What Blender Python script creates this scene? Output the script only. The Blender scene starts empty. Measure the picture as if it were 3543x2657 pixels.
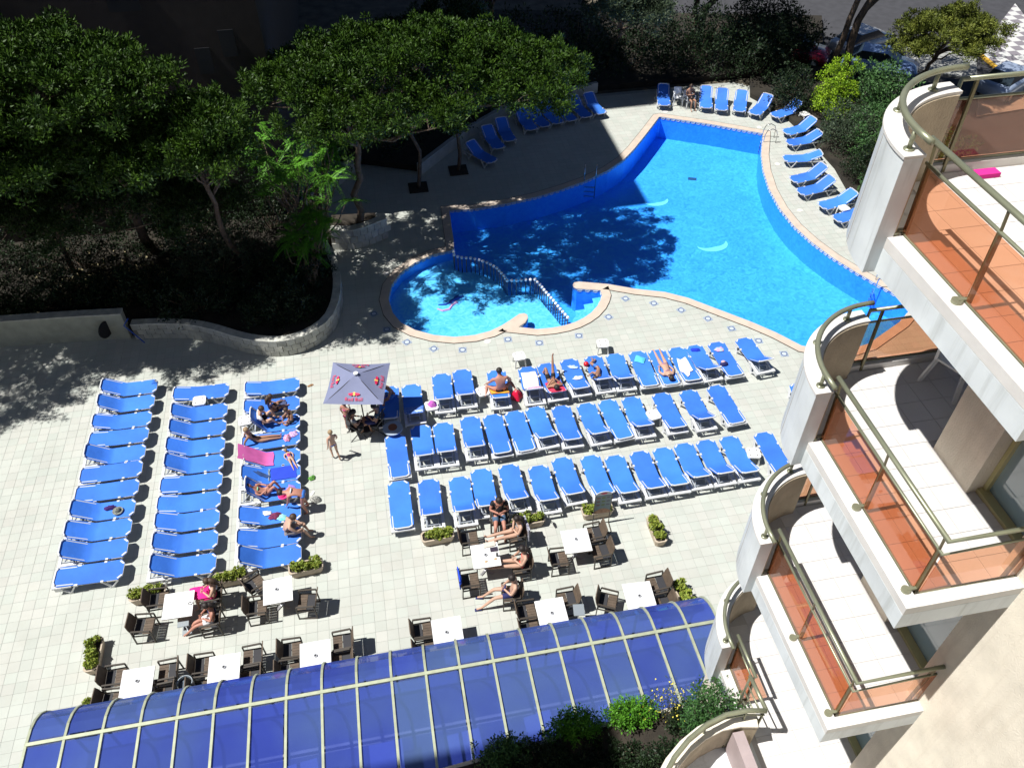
import bpy, bmesh, math, random
import numpy as np
from mathutils import Vector, Matrix, geometry
R = math.radians
rnd = random.Random(7)
SC = bpy.context.scene
COL = SC.collection
# ------------------------------------------------ camera, sky, sun, exposure
cam = bpy.data.cameras.new('camera'); cam.sensor_width = 36; cam.lens = 28.96
cam.clip_start = .1; cam.clip_end = 900
co = bpy.data.objects.new('camera', cam); COL.objects.link(co)
co.location = (0, 0, 21.0); co.rotation_euler = (R(45.2), 0, R(-10.8)); SC.camera = co
W = bpy.data.worlds.new('World'); SC.world = W; W.use_nodes = True
wn = W.node_tree; bg = wn.nodes['Background']
sky = wn.nodes.new('ShaderNodeTexSky'); sky.sky_type = 'NISHITA'; sky.sun_disc = False
SUN_EL = 60.5
sky.sun_elevation = R(SUN_EL); sky.sun_rotation = R(-90); sky.air_density = .55; sky.dust_density = .2; sky.ozone_density = 4.0
wn.links.new(sky.outputs[0], bg.inputs[0]); bg.inputs[1].default_value = 0.05
sl = bpy.data.lights.new('sun', 'SUN'); sl.energy = 5.0; sl.angle = R(.5); sl.color = (1, .98, .94)
so = bpy.data.objects.new('sun', sl); COL.objects.link(so)
sdir = Vector((math.cos(R(SUN_EL)), .012, -math.sin(R(SUN_EL))))
so.rotation_euler = sdir.to_track_quat('-Z', 'Y').to_euler(); so.location = (-30, 0, 60)
vs = SC.view_settings; vs.view_transform = 'Standard'; vs.look = 'None'; vs.gamma = 1; vs.exposure = 0.4
try: vs.use_curve_mapping = False
except Exception: pass
SC.cycles.max_bounces = 8; SC.cycles.transparent_max_bounces = 16
# ------------------------------------------------ materials
MATS = {}
def mat(name, col, rough=.6, metal=0, var=0, vscale=3, bump=0, bscale=20, spec=.5, var2=None, island=0, objrand=0, trans=0, sheen=0, coat=0):
    if name in MATS: return MATS[name]
    m = bpy.data.materials.new(name); m.use_nodes = True; t = m.node_tree; b = t.nodes['Principled BSDF']
    b.inputs['Roughness'].default_value = rough; b.inputs['Metallic'].default_value = metal
    b.inputs['Specular IOR Level'].default_value = spec; b.inputs['Base Color'].default_value = (*col, 1)
    if coat: b.inputs['Coat Weight'].default_value = coat
    last = None
    if var or var2:
        tc = t.nodes.new('ShaderNodeTexCoord'); nz = t.nodes.new('ShaderNodeTexNoise'); nz.inputs['Scale'].default_value = vscale; nz.inputs['Detail'].default_value = 6
        geo = t.nodes.new('ShaderNodeNewGeometry')
        t.links.new(geo.outputs['Position'], nz.inputs['Vector'])
        rp = t.nodes.new('ShaderNodeValToRGB'); rp.color_ramp.elements[0].position = .32; rp.color_ramp.elements[1].position = .68
        a = tuple(max(0, c*(1-var)) for c in col); z = tuple(min(1, c*(1+var)) for c in col)
        if var2: a, z = col, var2
        rp.color_ramp.elements[0].color = (*a, 1); rp.color_ramp.elements[1].color = (*z, 1)
        t.links.new(nz.outputs[0], rp.inputs[0]); last = rp.outputs[0]
    if island or objrand:
        src = t.nodes.new('ShaderNodeNewGeometry').outputs['Random Per Island'] if island else t.nodes.new('ShaderNodeObjectInfo').outputs['Random']
        k = island or objrand
        mr = t.nodes.new('ShaderNodeMapRange'); mr.inputs[3].default_value = 1-k; mr.inputs[4].default_value = 1+k
        t.links.new(src, mr.inputs[0])
        mx = t.nodes.new('ShaderNodeMix'); mx.data_type = 'RGBA'; mx.blend_type = 'MULTIPLY'; mx.inputs[0].default_value = 1
        if last is not None: t.links.new(last, mx.inputs[6])
        else: mx.inputs[6].default_value = (*col, 1)
        t.links.new(mr.outputs[0], mx.inputs[7]); last = mx.outputs[2]
    if last is not None: t.links.new(last, b.inputs['Base Color'])
    if bump:
        nb = t.nodes.new('ShaderNodeTexNoise'); nb.inputs['Scale'].default_value = bscale; nb.inputs['Detail'].default_value = 4
        g2 = t.nodes.new('ShaderNodeNewGeometry'); t.links.new(g2.outputs['Position'], nb.inputs['Vector'])
        bp = t.nodes.new('ShaderNodeBump'); bp.inputs['Strength'].default_value = bump; bp.inputs['Distance'].default_value = .02
        t.links.new(nb.outputs[0], bp.inputs['Height']); t.links.new(bp.outputs[0], b.inputs['Normal'])
    MATS[name] = m; return m
def glassmat(name, tint, refl=.06, rough=.02, body=None, bodyfac=0, bump=0, fres=1.45, objvar=None):
    if name in MATS: return MATS[name]
    m = bpy.data.materials.new(name); m.use_nodes = True; t = m.node_tree; t.nodes.clear()
    out = t.nodes.new('ShaderNodeOutputMaterial'); tr = t.nodes.new('ShaderNodeBsdfTransparent'); tr.inputs[0].default_value = (*tint, 1)
    gl = t.nodes.new('ShaderNodeBsdfGlossy'); gl.inputs['Roughness'].default_value = rough
    fr = t.nodes.new('ShaderNodeFresnel'); fr.inputs[0].default_value = fres
    mx = t.nodes.new('ShaderNodeMixShader'); base = tr.outputs[0]
    if body:
        df = t.nodes.new('ShaderNodeBsdfDiffuse'); df.inputs[0].default_value = (*body, 1)
        if objvar:
            oi = t.nodes.new('ShaderNodeObjectInfo'); nz = t.nodes.new('ShaderNodeTexNoise'); nz.inputs['Scale'].default_value = .45; nz.inputs['Detail'].default_value = 3
            g3 = t.nodes.new('ShaderNodeNewGeometry'); t.links.new(g3.outputs['Position'], nz.inputs['Vector']); sm_ = t.nodes.new('ShaderNodeMath'); sm_.operation = 'MULTIPLY_ADD'; sm_.inputs[1].default_value = .35; t.links.new(oi.outputs['Random'], sm_.inputs[0]); t.links.new(nz.outputs[0], sm_.inputs[2])
            rp = t.nodes.new('ShaderNodeValToRGB'); rp.color_ramp.elements[0].position = .4; rp.color_ramp.elements[1].position = .9; rp.color_ramp.elements[0].color = (*body, 1); rp.color_ramp.elements[1].color = (*objvar, 1); t.links.new(sm_.outputs[0], rp.inputs[0]); t.links.new(rp.outputs[0], df.inputs[0])
        m2 = t.nodes.new('ShaderNodeMixShader'); m2.inputs[0].default_value = bodyfac
        t.links.new(tr.outputs[0], m2.inputs[1]); t.links.new(df.outputs[0], m2.inputs[2]); base = m2.outputs[0]
    ad = t.nodes.new('ShaderNodeMath'); ad.operation = 'ADD'; ad.use_clamp = True; ad.inputs[1].default_value = refl
    gb = t.nodes.new('ShaderNodeNewGeometry'); nb_ = t.nodes.new('ShaderNodeMath'); nb_.operation = 'SUBTRACT'; nb_.inputs[0].default_value = 1; t.links.new(gb.outputs['Backfacing'], nb_.inputs[1])
    mf = t.nodes.new('ShaderNodeMath'); mf.operation = 'MULTIPLY'; t.links.new(fr.outputs[0], mf.inputs[0]); t.links.new(nb_.outputs[0], mf.inputs[1]); t.links.new(mf.outputs[0], ad.inputs[0])
    t.links.new(ad.outputs[0], mx.inputs[0]); t.links.new(base, mx.inputs[1]); t.links.new(gl.outputs[0], mx.inputs[2]); t.links.new(mx.outputs[0], out.inputs[0])
    if bump:
        nb = t.nodes.new('ShaderNodeTexNoise'); nb.inputs['Scale'].default_value = 3.2; nb.inputs['Detail'].default_value = 3; nb.inputs['Distortion'].default_value = 1.5
        g2 = t.nodes.new('ShaderNodeNewGeometry'); t.links.new(g2.outputs['Position'], nb.inputs['Vector'])
        bp = t.nodes.new('ShaderNodeBump'); bp.inputs['Strength'].default_value = bump; bp.inputs['Distance'].default_value = .1
        t.links.new(nb.outputs[0], bp.inputs['Height']); t.links.new(bp.outputs[0], gl.inputs['Normal'])
    MATS[name] = m; return m
# ------------------------------------------------ mesh helpers
class MB:
    def __init__(s): s.v = []; s.f = []
    def add(s, v, f):
        n = len(s.v); s.v += [tuple(p) for p in v]; s.f += [tuple(i+n for i in q) for q in f]; return s
    def box(s, c, d, rz=0, rx=0, ry=0):
        M = Matrix.Rotation(rz, 3, 'Z') @ Matrix.Rotation(ry, 3, 'Y') @ Matrix.Rotation(rx, 3, 'X'); c = Vector(c)
        v = [c + M @ Vector((x*d[0]/2, y*d[1]/2, z*d[2]/2)) for x in (-1, 1) for y in (-1, 1) for z in (-1, 1)]
        return s.add(v, [(0,1,3,2),(4,6,7,5),(0,4,5,1),(2,3,7,6),(0,2,6,4),(1,5,7,3)])
    def b2(s, a, b):
        return s.box([(a[i]+b[i])/2 for i in range(3)], [abs(b[i]-a[i]) for i in range(3)])
    def bar(s, p, q, w, h=None, up=(0,0,1)):
        p, q = Vector(p), Vector(q); h = h or w; d = (q-p).normalized(); u = Vector(up)
        if abs(d.dot(u)) > .98: u = Vector((0,1,0))
        r = d.cross(u).normalized(); u = r.cross(d)
        v = [e + r*(a*w/2) + u*(b*h/2) for e in (p, q) for a, b in ((-1,-1),(1,-1),(1,1),(-1,1))]
        return s.add(v, [(0,1,2,3),(7,6,5,4),(0,4,5,1),(1,5,6,2),(2,6,7,3),(3,7,4,0)])
    def tube(s, pts, r, n=8, cap=True):
        pts = [Vector(p) for p in pts]; k = len(pts); rr = r if isinstance(r, (list, tuple)) else [r]*k; v = []; u = None
        for i, p in enumerate(pts):
            d = (pts[min(i+1, k-1)] - pts[max(i-1, 0)]).normalized()
            if u is None:
                u = Vector((0,0,1)) if abs(d.z) < .9 else Vector((1,0,0))
            x = d.cross(u).normalized(); y = x.cross(d).normalized(); u = y
            v += [p + (x*math.cos(2*math.pi*j/n) + y*math.sin(2*math.pi*j/n))*rr[i] for j in range(n)]
        f = [(i*n+j, i*n+(j+1) % n, (i+1)*n+(j+1) % n, (i+1)*n+j) for i in range(k-1) for j in range(n)]
        if cap: f += [tuple(range(n-1, -1, -1)), tuple((k-1)*n+j for j in range(n))]
        return s.add(v, f)
    def prism(s, poly, z0, z1, top=True, bot=True):
        n = len(poly); v = [(x, y, z0) for x, y in poly] + [(x, y, z1) for x, y in poly]
        f = [(i, (i+1) % n, n+(i+1) % n, n+i) for i in range(n)]
        tr = geometry.tessellate_polygon([[Vector((x, y, 0)) for x, y in poly]])
        if top: f += [tuple(n+i for i in t) for t in tr]
        if bot: f += [tuple(t) for t in tr]
        return s.add(v, f)
    def sheet(s, loops, z):
        L = [[Vector((x, y, z)) for x, y in lp] for lp in loops]; v = [p for lp in L for p in lp]
        return s.add(v, geometry.tessellate_polygon(L))
    def wall(s, pts, z0, z1, th, closed=False):     # ribbon wall with thickness, th to the left
        n = len(pts); P = [Vector((p[0], p[1])) for p in pts]; O = offset(P, th, closed)
        k = n if closed else n-1; v = []; f = []
        for a, o in zip(P, O): v += [(a.x, a.y, z0), (a.x, a.y, z1), (o.x, o.y, z1), (o.x, o.y, z0)]
        for i in range(k):
            a = 4*i; b = 4*((i+1) % n)
            for j in range(4): f.append((a+j, b+j, b+(j+1) % 4, a+(j+1) % 4))
        if not closed: f += [(0,1,2,3), (4*(n-1)+3, 4*(n-1)+2, 4*(n-1)+1, 4*(n-1))]
        return s.add(v, f)
    def ball(s, c, r, n=10, m=6, sc=(1,1,1)):
        v = [(c[0], c[1], c[2]+r*sc[2])]; f = []
        for i in range(1, m):
            a = math.pi*i/m
            v += [(c[0]+r*sc[0]*math.sin(a)*math.cos(2*math.pi*j/n), c[1]+r*sc[1]*math.sin(a)*math.sin(2*math.pi*j/n), c[2]+r*sc[2]*math.cos(a)) for j in range(n)]
        v.append((c[0], c[1], c[2]-r*sc[2])); e = len(v)-1
        f += [(0, 1+j, 1+(j+1) % n) for j in range(n)]
        f += [(1+i*n+j, 1+(i+1)*n+j, 1+(i+1)*n+(j+1) % n, 1+i*n+(j+1) % n) for i in range(m-2) for j in range(n)]
        f += [(e, 1+(m-2)*n+(j+1) % n, 1+(m-2)*n+j) for j in range(n)]
        return s.add(v, f)
    def mesh(s, name, m, smooth=False):
        me = bpy.data.meshes.new(name); me.from_pydata(s.v, [], s.f); me.materials.append(m)
        bm = bmesh.new(); bm.from_mesh(me); bmesh.ops.recalc_face_normals(bm, faces=bm.faces); bm.to_mesh(me); bm.free()
        if smooth: me.shade_smooth()
        return me
    def build(s, name, m, parent=None, smooth=False, **k):
        return link(name, s.mesh(name, m, smooth), parent, **k)
def offset(P, th, closed):
    n = len(P); O = []
    for i in range(n):
        a = P[i-1] if (i > 0 or closed) else P[i]; b = P[(i+1) % n] if (i < n-1 or closed) else P[i]
        d1 = (P[i]-a).normalized() if (P[i]-a).length > 1e-6 else None; d2 = (b-P[i]).normalized() if (b-P[i]).length > 1e-6 else None
        d1 = d1 or d2; d2 = d2 or d1
        n1 = Vector((-d1.y, d1.x)); n2 = Vector((-d2.y, d2.x)); m = (n1+n2)
        m = m.normalized() if m.length > 1e-4 else n1; c = max(.45, m.dot(n1)); O.append(P[i] + m*(th/c))
    return O
def link(name, me, parent=None, loc=(0,0,0), rz=0, rot=None, label=None, cat=None, group=None, kind=None):
    o = bpy.data.objects.new(name, me); COL.objects.link(o); o.location = loc
    o.rotation_euler = rot if rot else (0, 0, rz)
    if parent is not None: o.parent = parent
    return tag(o, label, cat, group, kind)
def tag(o, label=None, cat=None, group=None, kind=None):
    if label: o['label'] = label
    if cat: o['category'] = cat
    if group: o['group'] = group
    if kind: o['kind'] = kind
    return o
def thing(name, label, cat, loc=(0,0,0), rz=0, group=None):
    o = bpy.data.objects.new(name, None); COL.objects.link(o); o.empty_display_size = .1
    o.location = loc; o.rotation_euler = (0, 0, rz); return tag(o, label, cat, group)
def kids(o): return CH.get(o.name, [])
def copy_tree(o, loc, rz, label=None, group=None, src=None):
    c = o.copy(); COL.objects.link(c); c.location = loc; c.rotation_euler = (0, 0, rz)
    if label: c['label'] = label
    if group: c['group'] = group
    for ch in src:
        d = ch[0].copy(); COL.objects.link(d); d.parent = c
        for g in ch[1]:
            e = g.copy(); COL.objects.link(e); e.parent = d
    return c
def tree_of(o):
    al = list(bpy.data.objects); return [(c, [g for g in al if g.parent == c]) for c in al if c.parent == o]
def inpoly(x, y, poly):
    x = np.asarray(x); y = np.asarray(y); r = np.zeros(x.shape, bool); n = len(poly); j = n-1
    for i in range(n):
        xi, yi = poly[i]; xj, yj = poly[j]
        if yi != yj:
            r ^= ((yi > y) != (yj > y)) & (x < (xj-xi)*(y-yi)/(yj-yi)+xi)
        j = i
    return r
def smooth_loop(P, it=1):
    for _ in range(it):
        Q = []; n = len(P)
        for i in range(n):
            a, b = P[i], P[(i+1) % n]
            Q += [(a[0]*.75+b[0]*.25, a[1]*.75+b[1]*.25), (a[0]*.25+b[0]*.75, a[1]*.25+b[1]*.75)]
        P = Q
    return P
def npmesh(name, V, F, m, nv=None):
    me = bpy.data.meshes.new(name); V = np.asarray(V, np.float32); F = np.asarray(F, np.int32)
    me.vertices.add(len(V)); me.vertices.foreach_set('co', V.ravel()); k = F.shape[1]
    me.loops.add(F.size); me.loops.foreach_set('vertex_index', F.ravel()); me.polygons.add(len(F))
    me.polygons.foreach_set('loop_start', np.arange(0, F.size, k, dtype=np.int32)); me.polygons.foreach_set('loop_total', np.full(len(F), k, np.int32))
    me.materials.append(m); me.update(calc_edges=True); me.validate(); me.shade_flat(); return me
# ------------------------------------------------ pool outline (metres, world; x right, y away)
top = [(3.25,32.39),(4.42,32.30),(5.92,32.45),(7.47,32.76),(8.70,33.16),(9.97,33.66),(11.35,34.43),(12.40,35.27),(13.25,36.24),(14.37,37.69),(15.50,39.2)]
right = [(15.62,39.21),(17.98,37.92),(20.27,36.47),(20.15,36.2),(19.98,35.85),(19.35,34.52),(18.83,33.07),(18.41,31.35),(18.22,29.71),(18.25,28.25),(18.48,26.97),(18.86,25.72),(19.34,24.62),(19.80,23.7),(20.3,22.8),(20.36,21.95),(19.51,21.3),(17.69,20.35),(16.4,20.1)]
low = [(15.13,20.72),(14.5,21.6),(13.81,22.37),(13.32,22.85),(12.68,23.47),(11.87,24.26),(11.07,24.80),(9.96,25.22),(8.93,25.74),(7.80,26.12),(7.58,26.1),(7.49,25.96),(7.50,25.8),(7.60,25.68),(8.52,25.40)]
lobe = [(8.50,25.1),(8.36,24.80),(8.13,24.45),(7.79,24.10),(7.43,23.85),(7.03,23.66),(6.6,23.55),(6.11,23.50),(5.49,23.53),(4.80,23.78),(5.10,23.98),(5.27,24.25),(5.28,24.45),(5.18,24.56),(4.98,24.56),(4.55,24.25),(4.15,23.99),(3.69,23.77),(3.05,23.64),(2.27,23.68),(1.51,23.94),(0.83,24.36),(0.33,24.91),(0.06,25.59),(-0.03,26.46),(0.16,27.32),(0.62,28.10),(1.29,28.70),(2.10,29.12),(3.03,29.30)]
OUT = top + right + low + lobe + [(3.11,29.95),(3.17,31.17)]
OUTV = [Vector(p) for p in OUT]
area = sum(OUT[i-1][0]*OUT[i][1]-OUT[i][0]*OUT[i-1][1] for i in range(len(OUT)))
if area > 0: OUT = OUT[::-1]                 # clockwise: left of travel is outside
OUTV = [Vector(p) for p in OUT]
MIDL = [(p.x, p.y) for p in offset(OUTV, .2, True)]
COPE = [(p.x, p.y) for p in offset(OUTV, .36, True)]
T = .3158; TX = -1.588; TY = 13.78
# ground, deck
m_ground = mat('dry_soil', (.10,.085,.06), .95, var=.4, vscale=1.2, bump=.5)
m_grout = mat('deck_grout', (.33,.34,.31), .9, var=.15, vscale=4)
NARC = [(-170,-90),(200,-90),(200,240),(-170,240)]
MB().sheet([NARC, MIDL[::-1]], -.05).build('ground', m_ground, kind='structure')
DK = [(-22,3),(26,3),(26,30),(24.5,39),(21,42.5),(3,42.5),(-22,34)]
deck = MB().sheet([DK, MIDL[::-1]], -.006).build('deck', m_grout, kind='structure')
def tilemat(name, **k):
    m = mat(name, (.465,.48,.445), .6, var=.05, vscale=.7, bump=.03, bscale=40, spec=.2, **k); return m
m_tile1 = tilemat('deck_tile_piece', objrand=.04); m_tile2 = tilemat('deck_tile', island=.04)
def dirt(m):        # grime worn into the glaze in soft patches
    t = m.node_tree; b = t.nodes['Principled BSDF']; src = b.inputs['Base Color'].links[0].from_socket
    n = t.nodes.new('ShaderNodeTexNoise'); n.inputs['Scale'].default_value = 1.9; n.inputs['Detail'].default_value = 8; n.inputs['Roughness'].default_value = .7
    g = t.nodes.new('ShaderNodeNewGeometry'); t.links.new(g.outputs['Position'], n.inputs['Vector'])
    r = t.nodes.new('ShaderNodeMapRange'); r.inputs[1].default_value = .5; r.inputs[2].default_value = .75; r.inputs[3].default_value = 0; r.inputs[4].default_value = .16
    t.links.new(n.outputs[0], r.inputs[0]); x = t.nodes.new('ShaderNodeMix'); x.data_type = 'RGBA'; x.inputs[7].default_value = (.36,.33,.26,1)
    t.links.new(r.outputs[0], x.inputs[0]); t.links.new(src, x.inputs[6]); t.links.new(x.outputs[2], b.inputs['Base Color'])
dirt(m_tile1); dirt(m_tile2)
def tint(m, isl):      # firing differences from tile to tile, greenish to pinkish
    t = m.node_tree; b = t.nodes['Principled BSDF']; src = b.inputs['Base Color'].links[0].from_socket
    r = t.nodes.new('ShaderNodeNewGeometry').outputs['Random Per Island'] if isl else t.nodes.new('ShaderNodeObjectInfo').outputs['Random']
    a = t.nodes.new('ShaderNodeMath'); a.operation = 'MULTIPLY'; a.inputs[1].default_value = 37.7; t.links.new(r, a.inputs[0]); f = t.nodes.new('ShaderNodeMath'); f.operation = 'FRACT'; t.links.new(a.outputs[0], f.inputs[0])
    rp = t.nodes.new('ShaderNodeValToRGB'); rp.color_ramp.elements[0].color = (.985,1.01,.985,1); rp.color_ramp.elements[1].color = (1.03,1.0,.985,1); t.links.new(f.outputs[0], rp.inputs[0])
    x = t.nodes.new('ShaderNodeMix'); x.data_type = 'RGBA'; x.blend_type = 'MULTIPLY'; x.inputs[0].default_value = 1; t.links.new(src, x.inputs[6]); t.links.new(rp.outputs[0], x.inputs[7]); t.links.new(x.outputs[2], b.inputs['Base Color'])
tint(m_tile1, False); tint(m_tile2, True)
ix = np.arange(int((-21-TX)/T), int((25-TX)/T)+1); iy = np.arange(int((9.0-TY)/T), int((42-TY)/T)+1)
gx, gy = np.meshgrid(TX+(ix+.5)*T, TY+(iy+.5)*T); gx = gx.ravel(); gy = gy.ravel()
keep = inpoly(gx, gy, DK) & ~inpoly(gx, gy, MIDL)
for qx in (-.14, .14):
    for qy in (-.14, .14): keep &= ~(inpoly(gx+qx, gy+qy, OUT))
gx, gy = gx[keep], gy[keep]
fw = np.array([math.sin(R(10.8))*math.cos(R(44.8)), math.cos(R(10.8))*math.cos(R(44.8)), -math.sin(R(44.8))]); rt = np.array([math.cos(R(10.8)), -math.sin(R(10.8)), 0])
upv = np.cross(rt, fw); P3 = np.stack([gx, gy, np.full_like(gx, -21)], 1); dz = P3 @ fw; sx = P3 @ rt/dz/.6215; sy = P3 @ upv/dz/.466
vis = (abs(sx) < 1) & (abs(sy) < 1) & ~((gx > -8.9) & (gx < 6.7) & (gy < 9.95)) & ~((gx > 5.2) & (gy < 13))
order = np.argsort(np.where(vis, dz, 1e6))[:300]; isp = np.zeros(len(gx), bool); isp[order] = True
rs = np.random.RandomState(3); h = T/2-.0032
tme = MB(); tme.add([(-h,-h,-.012),(h,-h,-.012),(h,h,-.012),(-h,h,-.012),(-h,-h,-.001),(h,-h,-.001),(h,h,-.001),(-h,h,-.001),(-h+.0015,-h+.0015,0),(h-.0015,-h+.0015,0),(h-.0015,h-.0015,0),(-h+.0015,h-.0015,0)],
    [(0,1,5,4),(1,2,6,5),(2,3,7,6),(3,0,4,7),(4,5,9,8),(5,6,10,9),(6,7,11,10),(7,4,8,11),(8,9,10,11)])
tm = tme.mesh('tile', m_tile1)
for x, y in zip(gx[isp], gy[isp]): link('tile', tm, deck, (float(x), float(y), rnd.uniform(-.0004, .0004)), rot=(rnd.gauss(0, .0012), rnd.gauss(0, .0012), rnd.gauss(0, .002)))
ox, oy = gx[~isp], gy[~isp]; n = len(ox); base = np.array(tme.v)[4:]; jit = rs.normal(0, .0004, n)
V = np.repeat(base[None], n, 0).copy(); V[:, :, 0] += (ox+rs.normal(0, .0012, n))[:, None]; V[:, :, 1] += (oy+rs.normal(0, .0012, n))[:, None]; V[:, :, 2] += jit[:, None]
F = np.array([(0,1,5,4),(1,2,6,5),(2,3,7,6),(3,0,4,7),(4,5,6,7)])
link('tile', npmesh('tiles', V.reshape(-1, 3), (F[None]+8*np.arange(n)[:, None, None]).reshape(-1, 4), m_tile2), deck, kind='stuff')
# coping: rounded beige band round the water
m_cope = mat('beige_coping', (.56,.47,.39), .6, var=.08, vscale=3, bump=.15)
MB().wall(OUT, -.10, .028, .36, True).build('pool_coping', m_cope, kind='structure')
for P_ in ([(8.9,25.6),(8.56,25.42),(7.62,25.70),(7.52,25.82),(7.51,25.95),(7.60,26.08),(7.80,26.10),(8.93,25.72)], [(4.78,23.80),(5.08,24.0),(5.25,24.26),(5.26,24.43),(5.17,24.54),(4.99,24.54),(4.57,24.24),(4.16,23.98),(4.2,23.7),(4.8,23.5)]):
    MB().prism(P_, -.10, .036).build('pool_coping', m_cope, kind='structure')
MB().wall(COPE, -.02, .031, .018, True).build('coping_joint', mat('coping_joint', (.10,.075,.06), .9), kind='structure')
# basin
def mosaic(name, c1, c2, key=False):  # distorted noise puts rippling water light into the tile colour
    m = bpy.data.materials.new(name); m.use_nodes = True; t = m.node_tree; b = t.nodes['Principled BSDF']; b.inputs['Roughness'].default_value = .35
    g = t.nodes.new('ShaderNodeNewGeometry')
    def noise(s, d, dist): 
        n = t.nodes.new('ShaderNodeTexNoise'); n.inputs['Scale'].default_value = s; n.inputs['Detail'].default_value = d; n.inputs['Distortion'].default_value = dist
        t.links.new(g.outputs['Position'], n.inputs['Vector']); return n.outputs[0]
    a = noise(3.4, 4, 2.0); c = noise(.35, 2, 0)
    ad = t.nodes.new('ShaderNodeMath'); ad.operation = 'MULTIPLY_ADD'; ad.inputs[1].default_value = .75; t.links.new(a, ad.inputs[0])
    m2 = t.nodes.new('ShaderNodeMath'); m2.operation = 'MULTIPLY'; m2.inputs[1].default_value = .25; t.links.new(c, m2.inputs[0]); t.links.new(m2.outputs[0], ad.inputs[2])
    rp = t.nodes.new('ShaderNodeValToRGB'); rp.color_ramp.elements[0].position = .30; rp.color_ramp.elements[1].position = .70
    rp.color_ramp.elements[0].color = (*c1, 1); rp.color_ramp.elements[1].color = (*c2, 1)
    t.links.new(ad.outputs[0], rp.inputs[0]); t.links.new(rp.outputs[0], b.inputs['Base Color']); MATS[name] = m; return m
m_floor = mosaic('blue_mosaic_painted_ripples', (.03,.27,.97), (.08,.50,1.0)); m_kfl = mosaic('light_mosaic_painted_ripples', (.05,.42,.97), (.22,.68,1.0)); m_pw = mosaic('wall_mosaic_painted_ripples', (.025,.25,.95), (.05,.38,1.0))
ZF = -1.2; ZK = -.5; ZW = -.13
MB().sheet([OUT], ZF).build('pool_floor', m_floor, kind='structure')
pwall = MB(); 
for i in range(len(OUT)):
    a, b = OUT[i-1], OUT[i]; pwall.add([(a[0],a[1],ZF),(b[0],b[1],ZF),(b[0],b[1],-.0),(a[0],a[1],-.0)], [(0,1,2,3)])
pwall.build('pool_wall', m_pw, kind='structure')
# white greek-key band set into the wall just above the water, piece by piece
m_key = mat('white_key_tile', (.62,.70,.78), .4); kb = MB(); O2 = [Vector(p) for p in OUT]; IN = offset(O2, -.012, True); s0 = 0
for i in range(len(OUT)):
    a, b = IN[i-1], IN[i]; L = (b-a).length; d = (b-a).normalized(); k = int(L/.26)
    ang = math.atan2(d.y, d.x)
    for j in range(k):
        c = a + d*(.13+(j+.0)*(L/k)); 
        for (u, z, w, hh) in ((0,-.02,.2,.022),(-.09,-.055,.022,.08),(0,-.092,.12,.022),(.055,-.07,.022,.05)):
            q = c + d*u; kb.box((q.x, q.y, z-.005), (w, .016, hh), ang)
kb.build('key_band', m_key, kind='structure')
POST = [(2.98,29.07),(2.95,28.6),(3.17,28.37),(3.68,28.23),(4.01,27.99),(4.30,27.75),(4.57,27.36),(4.77,26.81),(4.81,26.45),(5.19,26.39),(5.59,26.34),(5.98,26.29),(6.10,25.94),(6.24,25.39),(6.41,24.85),(6.56,24.28),(6.76,23.62)]
KID = [(3.03,29.30)] + POST + [(6.6,23.55),(6.11,23.50),(5.49,23.53),(4.80,23.78),(5.10,23.98),(5.27,24.25),(5.28,24.45),(5.18,24.56),(4.98,24.56),(4.55,24.25),(4.15,23.99),(3.69,23.77),(3.05,23.64),(2.27,23.68),(1.51,23.94),(0.83,24.36),(0.33,24.91),(0.06,25.59),(-0.03,26.46),(0.16,27.32),(0.62,28.10),(1.29,28.70),(2.10,29.12)]
kf = MB().sheet([KID], ZK)
for i in range(len(POST)-1):
    a, b = POST[i], POST[i+1]; kf.add([(a[0],a[1],ZK),(b[0],b[1],ZK),(b[0],b[1],ZF),(a[0],a[1],ZF)], [(0,1,2,3)])
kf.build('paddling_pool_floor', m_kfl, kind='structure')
# steps beside the lobe
for i, (sx_, zz_) in enumerate(((.35,-.3),(.7,-.55),(1.05,-.8))):
    st = [(8.52-sx_,25.33-.02*i),(8.50-sx_,25.0),(8.3-sx_,24.75),(7.9-sx_*.7,24.2+.15*i),(7.79,24.11),(8.13,24.45),(8.36,24.80),(8.49,25.1),(8.50,25.36)]
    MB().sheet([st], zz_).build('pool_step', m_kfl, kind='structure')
WAT = [(p.x, p.y) for p in offset(O2, .004, True)]
MB().sheet([WAT], ZW).build('water', glassmat('pool_water', (.86,.97,1.0), refl=0, rough=.03, fres=1.33, bump=.5), kind='structure')
# divider posts
m_steel = mat('dull_steel', (.10,.13,.18), .4, metal=.3); m_ballw = mat('white_ball', (.82,.83,.84), .4)
pth = [Vector(p) for p in POST]; cum = [0]
for a, b in zip(pth, pth[1:]): cum.append(cum[-1]+(b-a).length)
npst = 39; ppm = MB().tube([(0,0,-.62),(0,0,.20)], .026, 8).mesh('post', m_steel, True); bpm = MB().ball((0,0,.26), .066, 12, 8).mesh('ball', m_ballw, True)
for i in range(npst):
    s = cum[-1]*(i+.5)/npst; k = max(j for j in range(len(cum)) if cum[j] <= s); k = min(k, len(pth)-2); q = pth[k].lerp(pth[k+1], (s-cum[k])/(cum[k+1]-cum[k]))
    t = thing('divider_post', 'white ball topped post in the %s stretch of the pool divider' % ('far curving' if i < 18 else 'short level middle' if i < 25 else 'near slanting'), 'post', (q.x, q.y, 0), group='ball topped posts across the pool')
    link('post', ppm, t); link('ball', bpm, t)
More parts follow.
